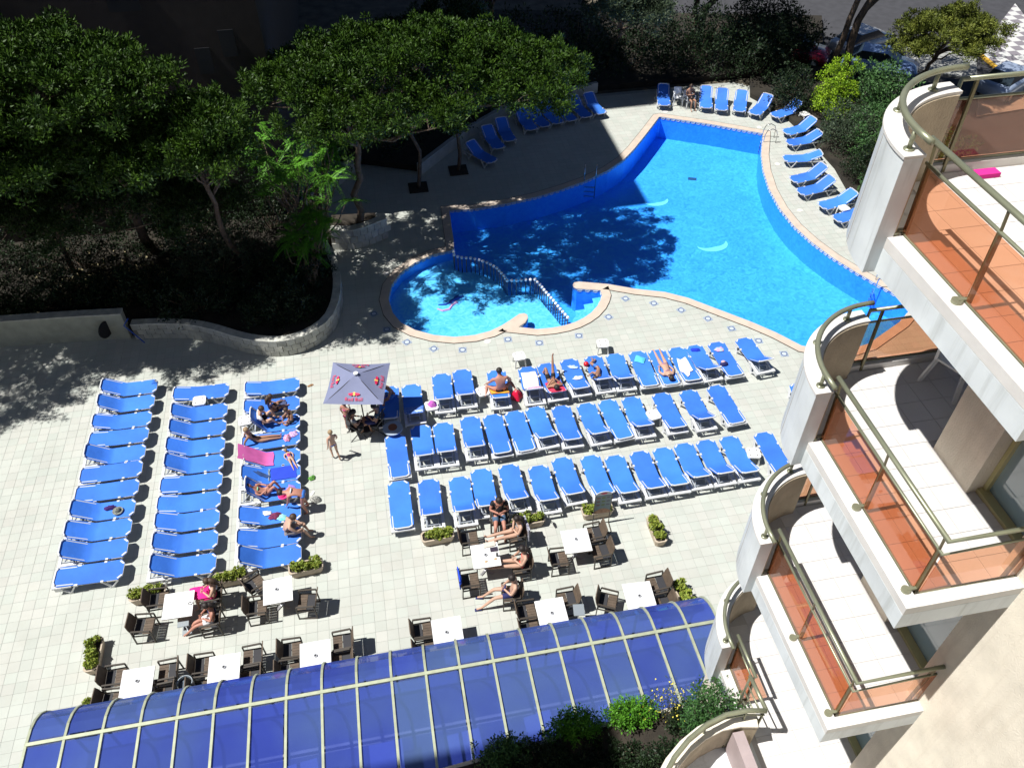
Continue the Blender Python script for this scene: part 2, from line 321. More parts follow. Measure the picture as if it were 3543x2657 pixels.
# pool fittings
m_white = mat('white_plastic', (.78,.78,.76), .45); m_lid = mat('white_lid', (.72,.68,.62), .6)
SK = [((3.47,23.21),'below the small peninsula of the paddling pool'),((0.01,28.19),'at the left end of the paddling pool, half in tree shadow'),((16.05,39.75),'behind the far corner of the big pool'),((20.35,37.15),'near the ladder at the far right pool corner'),((19.75,33.46),'upper one beside the right pool edge'),((19.05,29.39),'middle one beside the right pool edge'),((20.0,25.47),'lowest one beside the right pool edge, by the white pier')]
for (x, y), w in SK:
    t = thing('skimmer_lid', 'round white skimmer lid '+w, 'lid', (x, y, 0)); MB().tube([(0,0,0),(0,0,.012)], .13, 16).build('lid', m_lid, t); MB().tube([(0,0,.0121),(0,0,.016)], .045, 10).build('grip', m_white, t)
JT = [(0.45,23.74),(1.41,23.18),(2.47,22.91),(4.26,23.17),(5.40,22.75),(6.98,22.87),(8.40,23.73),(9.38,24.71),(10.41,24.21),(11.35,23.6),(12.21,22.90),(12.90,22.17),(13.65,21.30),(14.30,20.43),(-0.67,25.66),(-0.24,24.62)]
m_lt = mat('blue_grey_tile', (.30,.36,.46), .5, var=.1); m_rg = mat('dark_ring', (.10,.13,.22), .4); m_ln = mat('pale_lens', (.50,.56,.66), .2)
sq = MB().box((0,0,.002), (.30,.30,.008)).mesh('plate', m_lt); rg = MB().wall([(.12*math.cos(a*math.pi/12), .12*math.sin(a*math.pi/12)) for a in range(24)], .0, .014, .03, True).mesh('ring', m_rg); ln = MB().tube([(0,0,0),(0,0,.010)], .088, 16).mesh('lens', m_ln)
for i, (x, y) in enumerate(JT):
    w = ['in tree shadow' if i > 13 else 'in the sun'][0]
    t = thing('deck_light', 'round deck spotlight, %s along the pool%s' % (['first','second','third','fourth','fifth','sixth','seventh','eighth','ninth','tenth','eleventh','twelfth','thirteenth','fourteenth','fifteenth','sixteenth'][(i+2) % 16], ', in tree shadow' if i > 13 else ' from the tree shadow'), 'spotlight', (x, y, 0), rnd.uniform(-.2,.6), group='spotlights round the pool')
    link('plate', sq, t); link('ring', rg, t); link('lens', ln, t)
m_chrome = mat('chrome', (.55,.55,.55), .18, metal=1)
def ladder(x, y, rz, label):
    t = thing('pool_ladder', label, 'ladder', (x, y, 0), rz)      # +y into the water
    for s in (-.27, .27):
        MB().tube([(s,-.50,0),(s,-.50,.45),(s,-.42,.66),(s,-.22,.75),(s,.02,.66),(s,.10,.4),(s,.12,-.9)], .021, 8).build('rail', m_chrome, t, True)
    for z in (-.3,-.55,-.8): MB().box((0,.12,z), (.52,.07,.03)).build('rung', m_chrome, t)
ladder(20.10, 35.85, R(75), 'chrome pool ladder at the far right corner of the big pool')
ladder(19.85, 23.65, R(62), 'chrome pool ladder on the right pool edge beside the white balcony pier')
ladder(10.25, 33.72, R(162), 'chrome pool ladder on the shaded far edge of the pool')
# floor mosaics
def mosaicfig(name, pts, z, m, label, cat):
    tag(MB().prism(pts, z, z+.006).build(name, m), label, cat)
def cres(cx, cy, r, a0, a1, w):
    A = [a0+(a1-a0)*i/12 for i in range(13)]; return [(cx+r*math.cos(a), cy+r*.75*math.sin(a)) for a in A] + [(cx+(r-w*math.sin(math.pi*i/12))*math.cos(a), cy+(r-w*math.sin(math.pi*i/12))*.75*math.sin(a)) for i, a in reversed(list(enumerate(A)))]
m_cy = mat('pale_cyan_mosaic', (.20,.70,1.0), .4); m_nv = mat('navy_mosaic', (.01,.05,.35), .4); m_pk = mat('pink_mosaic', (.75,.35,.55), .4)
mosaicfig('floor_mosaic', cres(13.55,33.2,.62,R(-170),R(10),.4), ZF+.002, m_cy, 'pale cyan crescent mosaic on the pool floor at the edge of the tree shadow', 'mosaic')
mosaicfig('floor_mosaic', cres(14.95,29.2,.75,R(-175),R(15),.45), ZF+.002, m_cy, 'pale cyan crescent mosaic on the sunlit middle of the pool floor', 'mosaic')
mosaicfig('floor_drain', [(15.75,34.75),(16.15,34.6),(16.25,34.85),(15.85,35.0)], ZF+.002, mat('dark_grate', (.02,.08,.2), .6), 'dark rectangular drain grate on the pool floor near its far end', 'drain')
fig = thing('floor_mosaic', 'curling pink and navy sea creature mosaic on the paddling pool floor', 'mosaic', (2.5,26.35,ZK+.004), R(0))
MB().tube([(-.62,-.25,0),(-.42,-.42,0),(-.15,-.38,0),(.02,-.12,0),(.22,.02,0)], [.03,.05,.06,.06,.07], 6).build('tail', m_pk, fig); MB().tube([(-.55,.0,0),(-.25,-.05,0),(0,.1,0),(.2,.22,0),(.55,.38,0)], [.03,.045,.06,.1,.04], 6).build('body', m_nv, fig); MB().tube([(.2,.3,0),(.38,.52,0)], [.08,.02], 6).build('crest', m_nv, fig)
# ------------------------------------------------ hotel building with its stack of balconies
m_stucco = mat('beige_stucco', (.72,.66,.55), .9, var=.10, vscale=2.5, bump=.5, bscale=45)
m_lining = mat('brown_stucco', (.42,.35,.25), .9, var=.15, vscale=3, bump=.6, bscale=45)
m_marble = mat('white_stone', (.66,.70,.71), .45, var=.10, vscale=1.6, bump=.08)
def streaks(m, col, amt):      # rain streaks running down the stone
    t = m.node_tree; b = t.nodes['Principled BSDF']; src = b.inputs['Base Color'].links[0].from_socket; g = t.nodes.new('ShaderNodeNewGeometry'); mp = t.nodes.new('ShaderNodeMapping'); mp.inputs['Scale'].default_value = (7,7,.5)
    t.links.new(g.outputs['Position'], mp.inputs[0]); n = t.nodes.new('ShaderNodeTexNoise'); n.inputs['Scale'].default_value = 1; n.inputs['Detail'].default_value = 7; n.inputs['Roughness'].default_value = .65; t.links.new(mp.outputs[0], n.inputs['Vector'])
    r = t.nodes.new('ShaderNodeMapRange'); r.inputs[1].default_value = .5; r.inputs[2].default_value = .78; r.inputs[4].default_value = amt; t.links.new(n.outputs[0], r.inputs[0]); x = t.nodes.new('ShaderNodeMix'); x.data_type = 'RGBA'; x.inputs[7].default_value = (*col, 1)
    t.links.new(r.outputs[0], x.inputs[0]); t.links.new(src, x.inputs[6]); t.links.new(x.outputs[2], b.inputs['Base Color'])
streaks(m_marble, (.38,.40,.38), .75); streaks(m_stucco, (.55,.48,.38), .5)
m_cap = mat('white_cap_stone', (.66,.64,.61), .55, var=.07, vscale=2.4, bump=.1)
m_bft = mat('white_floor_tile', (.64,.62,.60), .4, objrand=.025, var=.03, vscale=2)
m_bfg = mat('floor_joint', (.52,.50,.48), .9)
m_rail = mat('olive_metal', (.27,.28,.19), .38, metal=.45, var=.12, vscale=4)
m_rail2 = mat('bronze_metal', (.17,.15,.08), .4, metal=.4)
m_pane = glassmat('amber_glass', (.93,.67,.52), refl=.01, rough=.01, body=(.48,.23,.14), bodyfac=.10)
m_door = glassmat('blue_door_glass', (.25,.33,.36), refl=.12, rough=.05, body=(.22,.33,.38), bodyfac=.75)
m_frame = mat('gold_window_frame', (.45,.42,.22), .4, metal=.3)
hotel = thing('hotel_building', 'pale hotel facade at the right with stacked curved white balconies and amber glass', 'building', (0,0,0))
# main walls: a lit beige wall, then a recessed glass door, then a beige wall block
MB().b2((6.15,-14,0), (16,3.88,33)).build('wall', m_stucco, hotel)
MB().b2((6.62,3.88,0), (16,4.86,33)).build('wall', m_stucco, hotel)
MB().b2((6.35,4.86,0), (16,5.56,33)).build('wall', m_stucco, hotel)
MB().b2((8.2,5.56,0), (16,7.0,33)).build('wall', m_stucco, hotel)
for z in (2.2, 5.9):           # vertical bands of the facade
    pass
for y in (1.4, 2.15): MB().b2((6.135,y,0), (6.149,y+.05,33)).build('wall_joint', mat('pale_joint', (.44,.38,.30), .9), hotel)
def arcpts(cx_, cy_, r, a0, a1, n=18): return [(cx_+r*math.cos(R(a0+(a1-a0)*i/n)), cy_+r*math.sin(R(a0+(a1-a0)*i/n))) for i in range(n+1)]
tmb = MB().box((0,0,0), (.322,.322,.012)).mesh('floor_tile', m_bft)
def floor_tiles(par, x0, x1, y0, y1, z, test=lambda x, y: True):
    y = y0+.164
    while y < y1-.1:
        x = x0+.164
        while x < x1-.1:
            if test(x, y): link('floor_tile', tmb, par, (x, y, z+.003))
            x += .328
        y += .328
CXA, CYA = 5.89, 5.89
def balcony(F, name, full=True, own=False):
    fp = [(4.80,3.54),(9,3.54),(9,7.13),(5.89,7.13)] + arcpts(CXA, CYA, 1.20, 90, 180, 14) + [(4.80,5.84)]
    b = MB().prism(fp, F-.28, F-.006).build('balcony', m_marble, hotel); tag(b, name)
    MB().prism([(4.90,3.62),(8.2,3.62),(8.2,7.02),(5.89,7.02)] + arcpts(CXA, CYA, 1.0, 90, 180, 10), F-.0055, F-.003).build('floor_bed', m_bfg, b)
    def inside(x, y):
        if x < 5.89 and y > 5.89: return math.hypot(x-CXA, y-CYA) < .98
        if 6.2 < x and 4.7 < y < 5.6: return False
        if x > 6.5 and y < 4.9: return False
        return True
    floor_tiles(b, 4.98, 8.1, 3.70, 7.0, F, inside)
    # kerb with a pale cap under the glass
    yn = 3.54 if full else 5.25
    MB().b2((4.80,yn,F), (4.965,5.84,F+.12)).build('kerb', m_cap, b)
    MB().b2((5.95,7.0,F), (9,7.13,F+.10)).build('kerb', m_cap, b)
    if full: MB().b2((4.967,3.54,F), (6.149,3.68,F+.118)).build('kerb', m_cap, b)
    # quarter round parapet
    o = [(4.67,5.84)] + arcpts(CXA, CYA, 1.22, 180, 90); MB().wall(o, F-.28, F+.97, -.19).build('parapet', m_marble, b)
    MB().wall([(4.655,5.83)] + arcpts(CXA, CYA, 1.235, 180, 90), F+.97, F+1.0, -.22).build('parapet_cap', m_cap, b)
    MB().wall([(4.875,5.86)] + arcpts(CXA, CYA, 1.014, 180, 91), F, F+.965, -.015).build('parapet_lining', m_lining, b)
    for k in range(1, 4):   # joints between the stone slabs
        a = R(180-90*k/4); MB().box((CXA+1.222*math.cos(a), CYA+1.222*math.sin(a), F+.345), (.004,.008,1.24), a).build('slab_joint', m_bfg, b)
    ap = [(4.765,5.70)] + arcpts(CXA, CYA, 1.125, 180, 88, 22); MB().tube([(x, y, F+1.2) for x, y in ap], .032, 10).build('handrail', m_rail, b, True)
    for a in (177, 138, 104):
        x, y = CXA+1.13*math.cos(R(a)), CYA+1.13*math.sin(R(a)); MB().tube([(x,y,F+1.0),(x,y,F+1.18)], .022, 8).tube([(x,y,F+1.0),(x,y,F+1.012)], .05, 12).build('rail_bracket', m_rail, b, True)
    # straight front railing and glass
    ye = 3.68 if full else 5.22
    MB().tube([(4.98,5.98,F+1.07),(4.98,ye,F+1.07)] + ([(6.14,3.68,F+1.07)] if full else []), .029, 10).build('handrail', m_rail, b, True)
    MB().tube([(5.0,5.95,F+.84),(5.0,ye,F+.84)] + ([(6.14,3.70,F+.84)] if full else []), .018, 8).build('mid_rail', m_rail, b, True)
    ys = [5.90, 4.82, 3.74] if full else [5.90, 5.26]
    for y in ys:
        MB().bar((5.03,y,F+.02), (5.0,y,F+.84), .03, .045).bar((5.0,y,F+.84), (4.98,y,F+1.05), .02).build('post', m_rail2, b)
        MB().tube([(4.90,y,F+.12),(4.90,y,F+.15)], .05, 12).bar((4.90,y,F+.14), (5.02,y,F+.14), .04, .03).build('foot_bracket', m_rail, b)
    for y0, y1 in zip(ys, ys[1:]): MB().box((4.985,(y0+y1)/2,F+.475), (.01,abs(y1-y0)-.02,.69)).build('glass_pane', m_pane, b)
    if not own: MB().bar((4.985,ys[0],F+.122), (4.985,ys[-1],F+.122), .022).build('glass_channel', m_rail, b)
    if full:
        MB().box((5.58,3.69,F+.475), (1.12,.01,.69)).build('glass_pane', m_pane, b); MB().bar((5.02,3.69,F+.122), (6.14,3.69,F+.122), .022).build('glass_channel', m_rail, b)
        MB().bar((6.05,3.73,F+.02), (6.05,3.70,F+1.05), .03, .04).build('post', m_rail2, b)
    # far railing over the pool
    MB().tube([(5.93,7.05,F+.02),(5.93,7.02,F+1.07),(8.0,7.02,F+1.07)], .028, 8).build('handrail', m_rail, b, True)
    MB().tube([(5.95,7.05,F+.84),(8.0,7.05,F+.84)], .016, 8).build('mid_rail', m_rail, b, True)
    for x in (6.12, 7.25): MB().bar((x,7.0,F+.02), (x,7.03,F+1.05), .035, .03).build('post', m_rail2, b)
    MB().box((6.72,7.06,F+.475), (1.46,.01,.69)).build('glass_pane', m_pane, b); MB().bar((5.98,7.06,F+.122), (7.45,7.06,F+.122), .022).build('glass_channel', m_rail, b)
    # sliding door in the recess
    MB().box((6.60,4.37,F+1.25), (.02,.94,2.4)).build('door', m_door, b)
    MB().b2((6.47,3.885,F), (6.60,4.855,F+.06)).b2((6.54,3.885,F+2.45), (6.60,4.855,F+2.52)).b2((6.54,4.80,F+.06), (6.60,4.855,F+2.45)).build('door_frame', m_frame, b)
    return b
balcony(16.28, 'highest balcony, cut by the right edge of the photo')
balcony(13.28, 'second balcony from the top, a white plastic chair in its shade')
balcony(10.28, 'third balcony from the top, its white floor fully in the sun')
bd = balcony(7.28, 'lowest balcony of the stack, running on into the big terrace', full=False)
m_own = 19.28
balcony(19.28, 'balcony above the stack, outside the picture') if False else None
# terrace that continues the lowest balcony towards the camera
ter = MB().prism([(2.6,-6),(6.14,-6),(6.14,3.53),(4.81,3.53),(4.81,4.9),(4.3,4.85),(3.9,4.75),(3.5,4.55),(3.1,4.25),(2.7,3.8)], 6.9, 7.276).build('terrace', m_marble, hotel); tag(ter, 'white tiled terrace with a curved beige parapet')
MB().prism([(4.965,3.54),(6.14,3.54),(6.14,5.2),(4.965,5.2)], 7.2745, 7.278).build('floor_bed', m_bfg, ter)
floor_tiles(ter, 3.2, 6.1, 1.6, 3.69, 7.28, lambda x, y: x > 3.1+(3.7-y)*0)
floor_tiles(ter, 3.85, 4.9, 3.70, 4.6, 7.28)
arcP = [(2.75,3.55),(3.0,3.98),(3.30,4.28),(3.60,4.49),(3.94,4.65),(4.29,4.74),(4.64,4.74),(4.93,4.68)]
MB().wall([(x-.06, y+.10) for x, y in arcP], 6.7, 8.0, -.2).build('parapet', m_lining, ter)
MB().wall([(x-.065, y+.11) for x, y in arcP], 8.0, 8.04, -.22).build('parapet_cap', m_stucco, ter)
MB().tube([(x, y, 8.35) for x, y in arcP], .04, 10).tube([(x, y, 8.2) for x, y in arcP], .015, 6).build('handrail', m_rail, ter, True)
for x, y in (arcP[2], arcP[4], arcP[6]): MB().tube([(x,y,8.0),(x,y,8.34)], .018, 8).build('rail_bracket', m_rail, ter)
MB().tube([(4.90,5.27,8.35),(4.93,4.68,8.35)], .033, 10).tube([(4.90,5.27,8.1),(4.93,4.72,8.1)], .013).tube([(4.90,5.27,7.85),(4.93,4.72,7.85)], .013).tube([(4.90,5.27,7.6),(4.93,4.72,7.6)], .013).tube([(4.93,4.72,7.3),(4.93,4.72,8.34)], .02).tube([(4.90,5.25,7.3),(4.90,5.25,8.34)], .02).build('bar_railing', m_rail, ter, True)
MB().b2((4.42,-2,7.28), (4.60,4.60,7.95)).build('divider_wall', mat('mauve_stone', (.36,.29,.29), .7, var=.1, bump=.2), ter)
# ledge full of shrubs below the terrace
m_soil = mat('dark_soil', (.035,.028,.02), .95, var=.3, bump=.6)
led = MB().prism([(-30,-6),(4.79,-6),(4.79,3.5),(5.7,3.5),(5.7,6.75),(3.6,6.72),(-1.0,6.35),(-1.0,5.4),(-30,5.4)], 0, 4.0).build('ledge', m_stucco, hotel); tag(led, 'planted ledge behind the glass roof')
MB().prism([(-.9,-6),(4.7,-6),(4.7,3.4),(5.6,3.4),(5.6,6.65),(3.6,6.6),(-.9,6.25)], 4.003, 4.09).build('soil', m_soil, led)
MB().b2((5.35,3.6,0), (6.1,6.9,6.99)).build('wall', m_stucco, hotel)
wing = thing('unseen_hotel_wing', 'tall unseen hotel wing, placed to shade the lower glass roof', 'building', (-20,-2,0))  # unseen mass, placed and sized so its shadow covers ledge and lower roof
MB().b2((-9,-14,0), (9.3,8.62,28.6)).build('wall', m_stucco, wing); MB().b2((-9.2,-14.2,28.61), (9.35,8.66,28.9)).build('roof', m_cap, wing)  # wall and roof of the unseen wing placed for its shadow
# white plastic chair on the second balcony
pc = thing('plastic_chair', 'white moulded plastic chair in the shade of the second balcony', 'chair', (7.15,6.55,13.286), R(25))
m_pl = mat('white_resin', (.72,.74,.75), .35)
MB().box((0,0,.43), (.46,.44,.03)).box((0,.17,.45), (.40,.05,.02)).build('seat', m_pl, pc)
MB().bar((0,-.22,.43), (0,-.30,.85), .42, .03, up=(0,1,0)).build('backrest', m_pl, pc)
for a, b_ in ((-1,1),(1,1),(-1,-1),(1,-1)):
    MB().bar((a*.2,b_*.19,.43), (a*.27,b_*.26,0), .05, .04).build('leg', m_pl, pc)
for a in (-1, 1): MB().bar((a*.24,-.25,.66), (a*.25,.2,.66), .05, .03).bar((a*.25,.2,.66), (a*.22,.2,.43), .04).build('armrest', m_pl, pc)
mg = MB().box((0,0,.03), (.26,.12,.05)).build('towel', mat('magenta_cloth', (.62,.02,.25), .9)); tag(mg, 'folded magenta towel on the floor of the highest balcony', 'towel'); mg.location = (6.55,6.85,16.29)
# ------------------------------------------------ barrel glass roof
m_rib = mat('green_grey_alu', (.42,.45,.32), .45, metal=.2, var=.12, vscale=5)
m_gl = glassmat('blue_roof_glass', (.28,.36,.90), refl=.04, rough=.03, body=(.05,.08,.42), bodyfac=.55, objvar=(.11,.18,.40))  # patchy pane tones stand in for reflections, put into the body colour
can = thing('glass_canopy', 'long barrel-fronted glass roof of blue panes between pale green ribs', 'glass roof', (-1.1,9,0))
ox_, oy_ = -1.1, 9
PROF = [(9.95,0),(9.95,2.15)] + [(8.95+1.0*math.cos(R(a)), 2.15+1.0*math.sin(R(a))) for a in (15,30,45,60,75,90)] + [(8.84,3.17),(7.0,3.24),(5.5,3.26)]
X0 = -8.85; DX = .777; NR = 21
def ribmesh():
    m = MB()
    for (y, z), (y2, z2) in zip(PROF, PROF[1:]): m.bar((0,y-oy_,z+.012), (0,y2-oy_,z2+.012), .055, .05, up=(0,.01,1) if abs(z-z2) < .5 else (0,1,0))
    for i in range(18):
        y = 8.6-i*.17; m.box((0,y-oy_,3.215+(8.6-y)*.03), (.014,.014,.012))
    return m.mesh('rib', m_rib)
rm = ribmesh()
cm = MB(); w = DX-.05
pr = PROF[1:8]
for (y, z), (y2, z2) in zip(pr, pr[1:]): cm.add([(-w/2,y-oy_,z),(w/2,y-oy_,z),(w/2,y2-oy_,z2),(-w/2,y2-oy_,z2)], [(0,1,2,3)])
cmm = cm.mesh('curved_pane', m_gl, True); cml = [MB().add([(-w/2,9.95-oy_,.05),(w/2,9.95-oy_,.05),(w/2,9.95-oy_,2.1),(-w/2,9.95-oy_,2.1)], [(0,1,2,3)]).mesh('wall_pane', m_gl), MB().add([(-w/2,8.78-oy_,3.17),(w/2,8.78-oy_,3.17),(w/2,5.5-oy_,3.255),(-w/2,5.5-oy_,3.255)], [(0,1,2,3)]).mesh('roof_pane', m_gl)]
for i in range(NR):
    x = X0+i*DX-ox_
    if X0+i*DX > 6.9: break
    link('rib', rm, can, (x, 0, 0))
    if i < NR-1 and X0+(i+1)*DX < 6.9:
        link('curved_pane', cmm, can, (x+DX/2, 0, 0), rot=(rnd.gauss(0,.002),0,0)); link('wall_pane', cml[0], can, (x+DX/2, 0, 0)); link('roof_pane', cml[1], can, (x+DX/2, 0, rnd.gauss(0,.003)), rot=(rnd.gauss(0,.002),rnd.gauss(0,.004),0))
xe = X0+20*DX
MB().bar((X0-ox_,8.84-oy_,3.20), (xe-ox_,8.84-oy_,3.20), .075, .05).build('purlin', m_rib, can); MB().bar((X0-ox_,9.97-oy_,2.12), (xe-ox_,9.97-oy_,2.12), .05, .07).build('gutter_beam', m_rib, can)
for xg in (X0+.002, xe-.002):
    v = [(xg-ox_, y-oy_, z) for y, z in PROF] + [(xg-ox_, 5.5-oy_, 0)]; MB().add(v, [tuple(range(len(v)))]).build('end_pane', m_gl, can)
MB().b2((X0,5.4,.004), (xe,9.93,.012)).build('conservatory_floor', mat('dark_floor', (.22,.22,.22), .6, var=.3, vscale=1.5), kind='structure')
# ------------------------------------------------ the neighbouring block whose shade lies over the far deck
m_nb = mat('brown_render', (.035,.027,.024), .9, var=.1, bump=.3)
nb = thing('apartment_block', 'tall dull brown block in shade behind the pine trees at the upper left', 'building', (-20,40,0))
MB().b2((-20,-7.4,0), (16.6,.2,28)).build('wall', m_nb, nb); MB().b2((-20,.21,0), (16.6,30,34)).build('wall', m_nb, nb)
m_wd = mat('dark_window', (.01,.011,.014), .6)
for zi in range(3, 8):
    for xi in range(6): MB().b2((-12+xi*4.7,-7.43,zi*2.9+.9), (-10.9+xi*4.7,-7.41,zi*2.9+2.2)).build('window', m_wd, nb)
for xi, zz_ in ((14.9,7.6),(15.9,8.2)): MB().box((xi-.6,-7.415,zz_), (.55,.03,1.0)).build('window', m_wd, nb)
# ------------------------------------------------ garden walls
m_block = mat('grey_stone_block', (.40,.40,.36), .85, var=.18, vscale=3, bump=.5, bscale=25, objrand=.12)
def block_wall(name, label, pts, z1, th, bl=.32, courses=3, inner=None, cat='wall'):
    t = thing(name, label, cat, (pts[0][0], pts[0][1], 0)); o = Vector(pts[0])
    P = [(p[0]-o.x, p[1]-o.y) for p in pts]
    MB().wall([(p[0], p[1]) for p in P], 0, z1-.05, th).build('core', mat('wall_core', (.22,.21,.18), .95, var=.2), t)
    V = [Vector(p) for p in P]; cum = [0]
    for a, b in zip(V, V[1:]): cum.append(cum[-1]+(b-a).length)
    n = int(cum[-1]/bl); hh = (z1-.06)/courses; meshes = [MB().box((0,0,0), (bl-.012,.05,hh-.012)).mesh('stone', m_block)]
    for c in range(courses):
        for i in range(n):
            s = (i+.5+(.5 if c % 2 else 0))*cum[-1]/n
            if s > cum[-1]: continue
            k = max(j for j in range(len(cum)) if cum[j] <= s); k = min(k, len(V)-2); d = (V[k+1]-V[k]).normalized(); q = V[k]+d*(s-cum[k]); nn = Vector((d.y, -d.x))
            q = q + nn*(.012+rnd.uniform(-.006,.008)); link('stone', meshes[0], t, (q.x, q.y, .01+hh*(c+.5)), math.atan2(d.y, d.x))
    k = int(cum[-1]/.45); 
    for i in range(k):
        s = (i+.5)*cum[-1]/k; j = min(max(j for j in range(len(cum)) if cum[j] <= s), len(V)-2); d = (V[j+1]-V[j]).normalized(); q = V[j]+d*(s-cum[j])+Vector((-d.y, d.x))*(th/2-.01)
        link('cap_stone', CAPM.setdefault((th, cum[-1]/k), MB().box((0,0,0), (cum[-1]/k-.01, abs(th)+.06, .06)).mesh('cap_stone', m_cap2)), t, (q.x, q.y, z1-.02), math.atan2(d.y, d.x))
    return t
CAPM = {}; m_cap2 = mat('weathered_cap', (.48,.48,.43), .8, var=.2, vscale=4, bump=.3, objrand=.08)
def sm(P, it=2):
    for _ in range(it): P = [P[0]] + [q for a, b in zip(P, P[1:]) for q in ((a[0]*.75+b[0]*.25, a[1]*.75+b[1]*.25), (a[0]*.25+b[0]*.75, a[1]*.25+b[1]*.75))] + [P[-1]]
    return P
W1 = sm([(-9.7,25.86),(-8.65,25.74),(-7.46,25.45),(-6.56,24.97),(-5.66,24.35),(-4.79,23.95),(-3.93,23.80),(-3.05,24.08),(-2.32,24.75),(-1.95,25.78),(-1.80,27.2),(-1.95,28.8),(-2.3,29.9)], 2)
block_wall('garden_wall', 'low curving wall of pale stone blocks round the shaded shrub bed', W1, .75, .25)
WL = [(-21,26.55),(-14.49,26.32),(-11.86,26.12),(-9.9,25.92)]
pw = thing('garden_wall', 'plain rendered wall with a pale cap left of the curving stone wall', 'wall', (-21,26.55,0))
MB().wall([(x+21, y-26.55) for x, y in WL], 0, 1.2, .28).build('wall', mat('grey_render', (.36,.37,.31), .9, var=.12, bump=.3), pw)
MB().wall([(x+21, y-26.59) for x, y in WL], 1.2, 1.26, .36).build('cap', m_cap2, pw)
MB().tube([(10.35,-.66,.62),(10.40,-.69,.62)], .34, 18).build('round_opening', mat('black_hole', (.01,.01,.012), .8), pw)
W2 = sm([(-2.1,30.33),(-1.5,30.2),(-1.08,30.16),(-.38,30.40),(.33,30.80)], 2)
tp = block_wall('tree_planter', 'curved pale stone planter wall round the leaning pine trunk, square end towards pool', W2, 1.0, .3, courses=3, cat='planter')
MB().b2((2.0,.5,0), (2.42,.95,.99)).build('end_stone', m_cap2, tp); MB().box((2.30,.44,.62), (.16,.02,.14), R(30)).build('dark_slot', mat('black_hole', (.01,.01,.012), .8), tp)
m_pw2 = mat('pale_render', (.42,.42,.40), .9, var=.1)
dw = MB().wall([(-3.2,33.3),(-2.5,34.2),(-.8,36.6),(.6,38.2),(2.1,35.8),(2.4,35.7)][:3], 0, .7, .22).build('low_wall', m_pw2); tag(dw, 'short pale wall running back in the deep shade behind the leaning trunk', 'wall')
dw2 = MB().wall([(2.33,35.7),(3.96,37.53),(5.2,38.9),(8.2,41.4),(13,42.6)], 0, .6, .22).build('low_wall', m_pw2); tag(dw2, 'long low wall behind the shaded row of sunbeds', 'wall')
# garden soil
GARD = [(-22,26.7),(-14.4,26.45),(-9.8,26.1),(-8.6,25.95),(-7.4,25.65),(-6.5,25.15),(-5.6,24.55),(-4.75,24.18),(-3.95,24.05),(-3.2,24.3),(-2.55,24.9),(-2.2,25.85),(-2.05,27.2),(-2.2,28.8),(-2.55,29.95),(-2.1,30.6),(-1.0,30.45),(-.38,30.7),(.2,31.0),(.2,31.6),(-2.6,31.9),(-3.4,33.4),(-3.5,45),(-22,45)]
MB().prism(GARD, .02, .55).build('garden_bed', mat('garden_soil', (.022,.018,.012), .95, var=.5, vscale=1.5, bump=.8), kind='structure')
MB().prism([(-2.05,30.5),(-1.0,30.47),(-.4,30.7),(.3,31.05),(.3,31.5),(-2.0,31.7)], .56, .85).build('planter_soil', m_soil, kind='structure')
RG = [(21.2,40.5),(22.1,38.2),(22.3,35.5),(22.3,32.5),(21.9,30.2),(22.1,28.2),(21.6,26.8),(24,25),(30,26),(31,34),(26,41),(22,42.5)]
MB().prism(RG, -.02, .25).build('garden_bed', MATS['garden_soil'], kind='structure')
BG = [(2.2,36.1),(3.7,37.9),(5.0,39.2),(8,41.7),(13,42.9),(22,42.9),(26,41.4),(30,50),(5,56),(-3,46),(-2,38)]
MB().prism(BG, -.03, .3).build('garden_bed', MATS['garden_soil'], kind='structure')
MB().tube([(-9.35,25.55,.02),(-9.6,25.7,.3),(-9.9,25.75,.8),(-9.7,25.9,1.0)], .025, 6).build('hose', mat('blue_hose', (.02,.08,.45), .5), label='blue hose hanging over the garden wall beside the round opening', cat='hose')
# ------------------------------------------------ street
m_asph = mat('asphalt', (.05,.05,.056), .9, var=.15, vscale=2, bump=.3); m_side = mat('pavement', (.33,.33,.31), .8, var=.1, vscale=2)
MB().sheet([[(27,33),(36,28),(60,30),(60,95),(8,95),(14,60),(24,48)]], -.035).build('road', m_asph, kind='structure')
MB().prism([(31.5,42.5),(34.8,40.0),(36.6,42.9),(33.5,45.5)], -.03, .08).build('pavement', m_side, kind='structure')
MB().prism([(32.2,36.0),(37,36.5),(41,43),(35.2,40.2)], -.03, .07).build('pavement', m_side, kind='structure')
def checker():
    m = mat('wave_paving', (.4,.4,.4), .7); t = m.node_tree; b = t.nodes['Principled BSDF']; g = t.nodes.new('ShaderNodeNewGeometry'); c = t.nodes.new('ShaderNodeTexChecker'); c.inputs['Scale'].default_value = 1.6
    c.inputs[1].default_value = (.55,.55,.53,1); c.inputs[2].default_value = (.22,.2,.22,1); t.links.new(g.outputs['Position'], c.inputs[0]); t.links.new(c.outputs[0], b.inputs['Base Color']); return m
MB().prism([(37.0,40.5),(41,41),(44,50),(37.0,43.4)], -.03, .10).build('patterned_pavement', checker(), kind='structure')
MB().b2((0,0,0), (3.1,.22,.13)).build('kerb_stone', mat('yellow_kerb', (.65,.38,.04), .7), label='yellow painted kerb beside the patterned pavement', cat='kerb', loc=(36.9,40.3,0), rz=R(86))
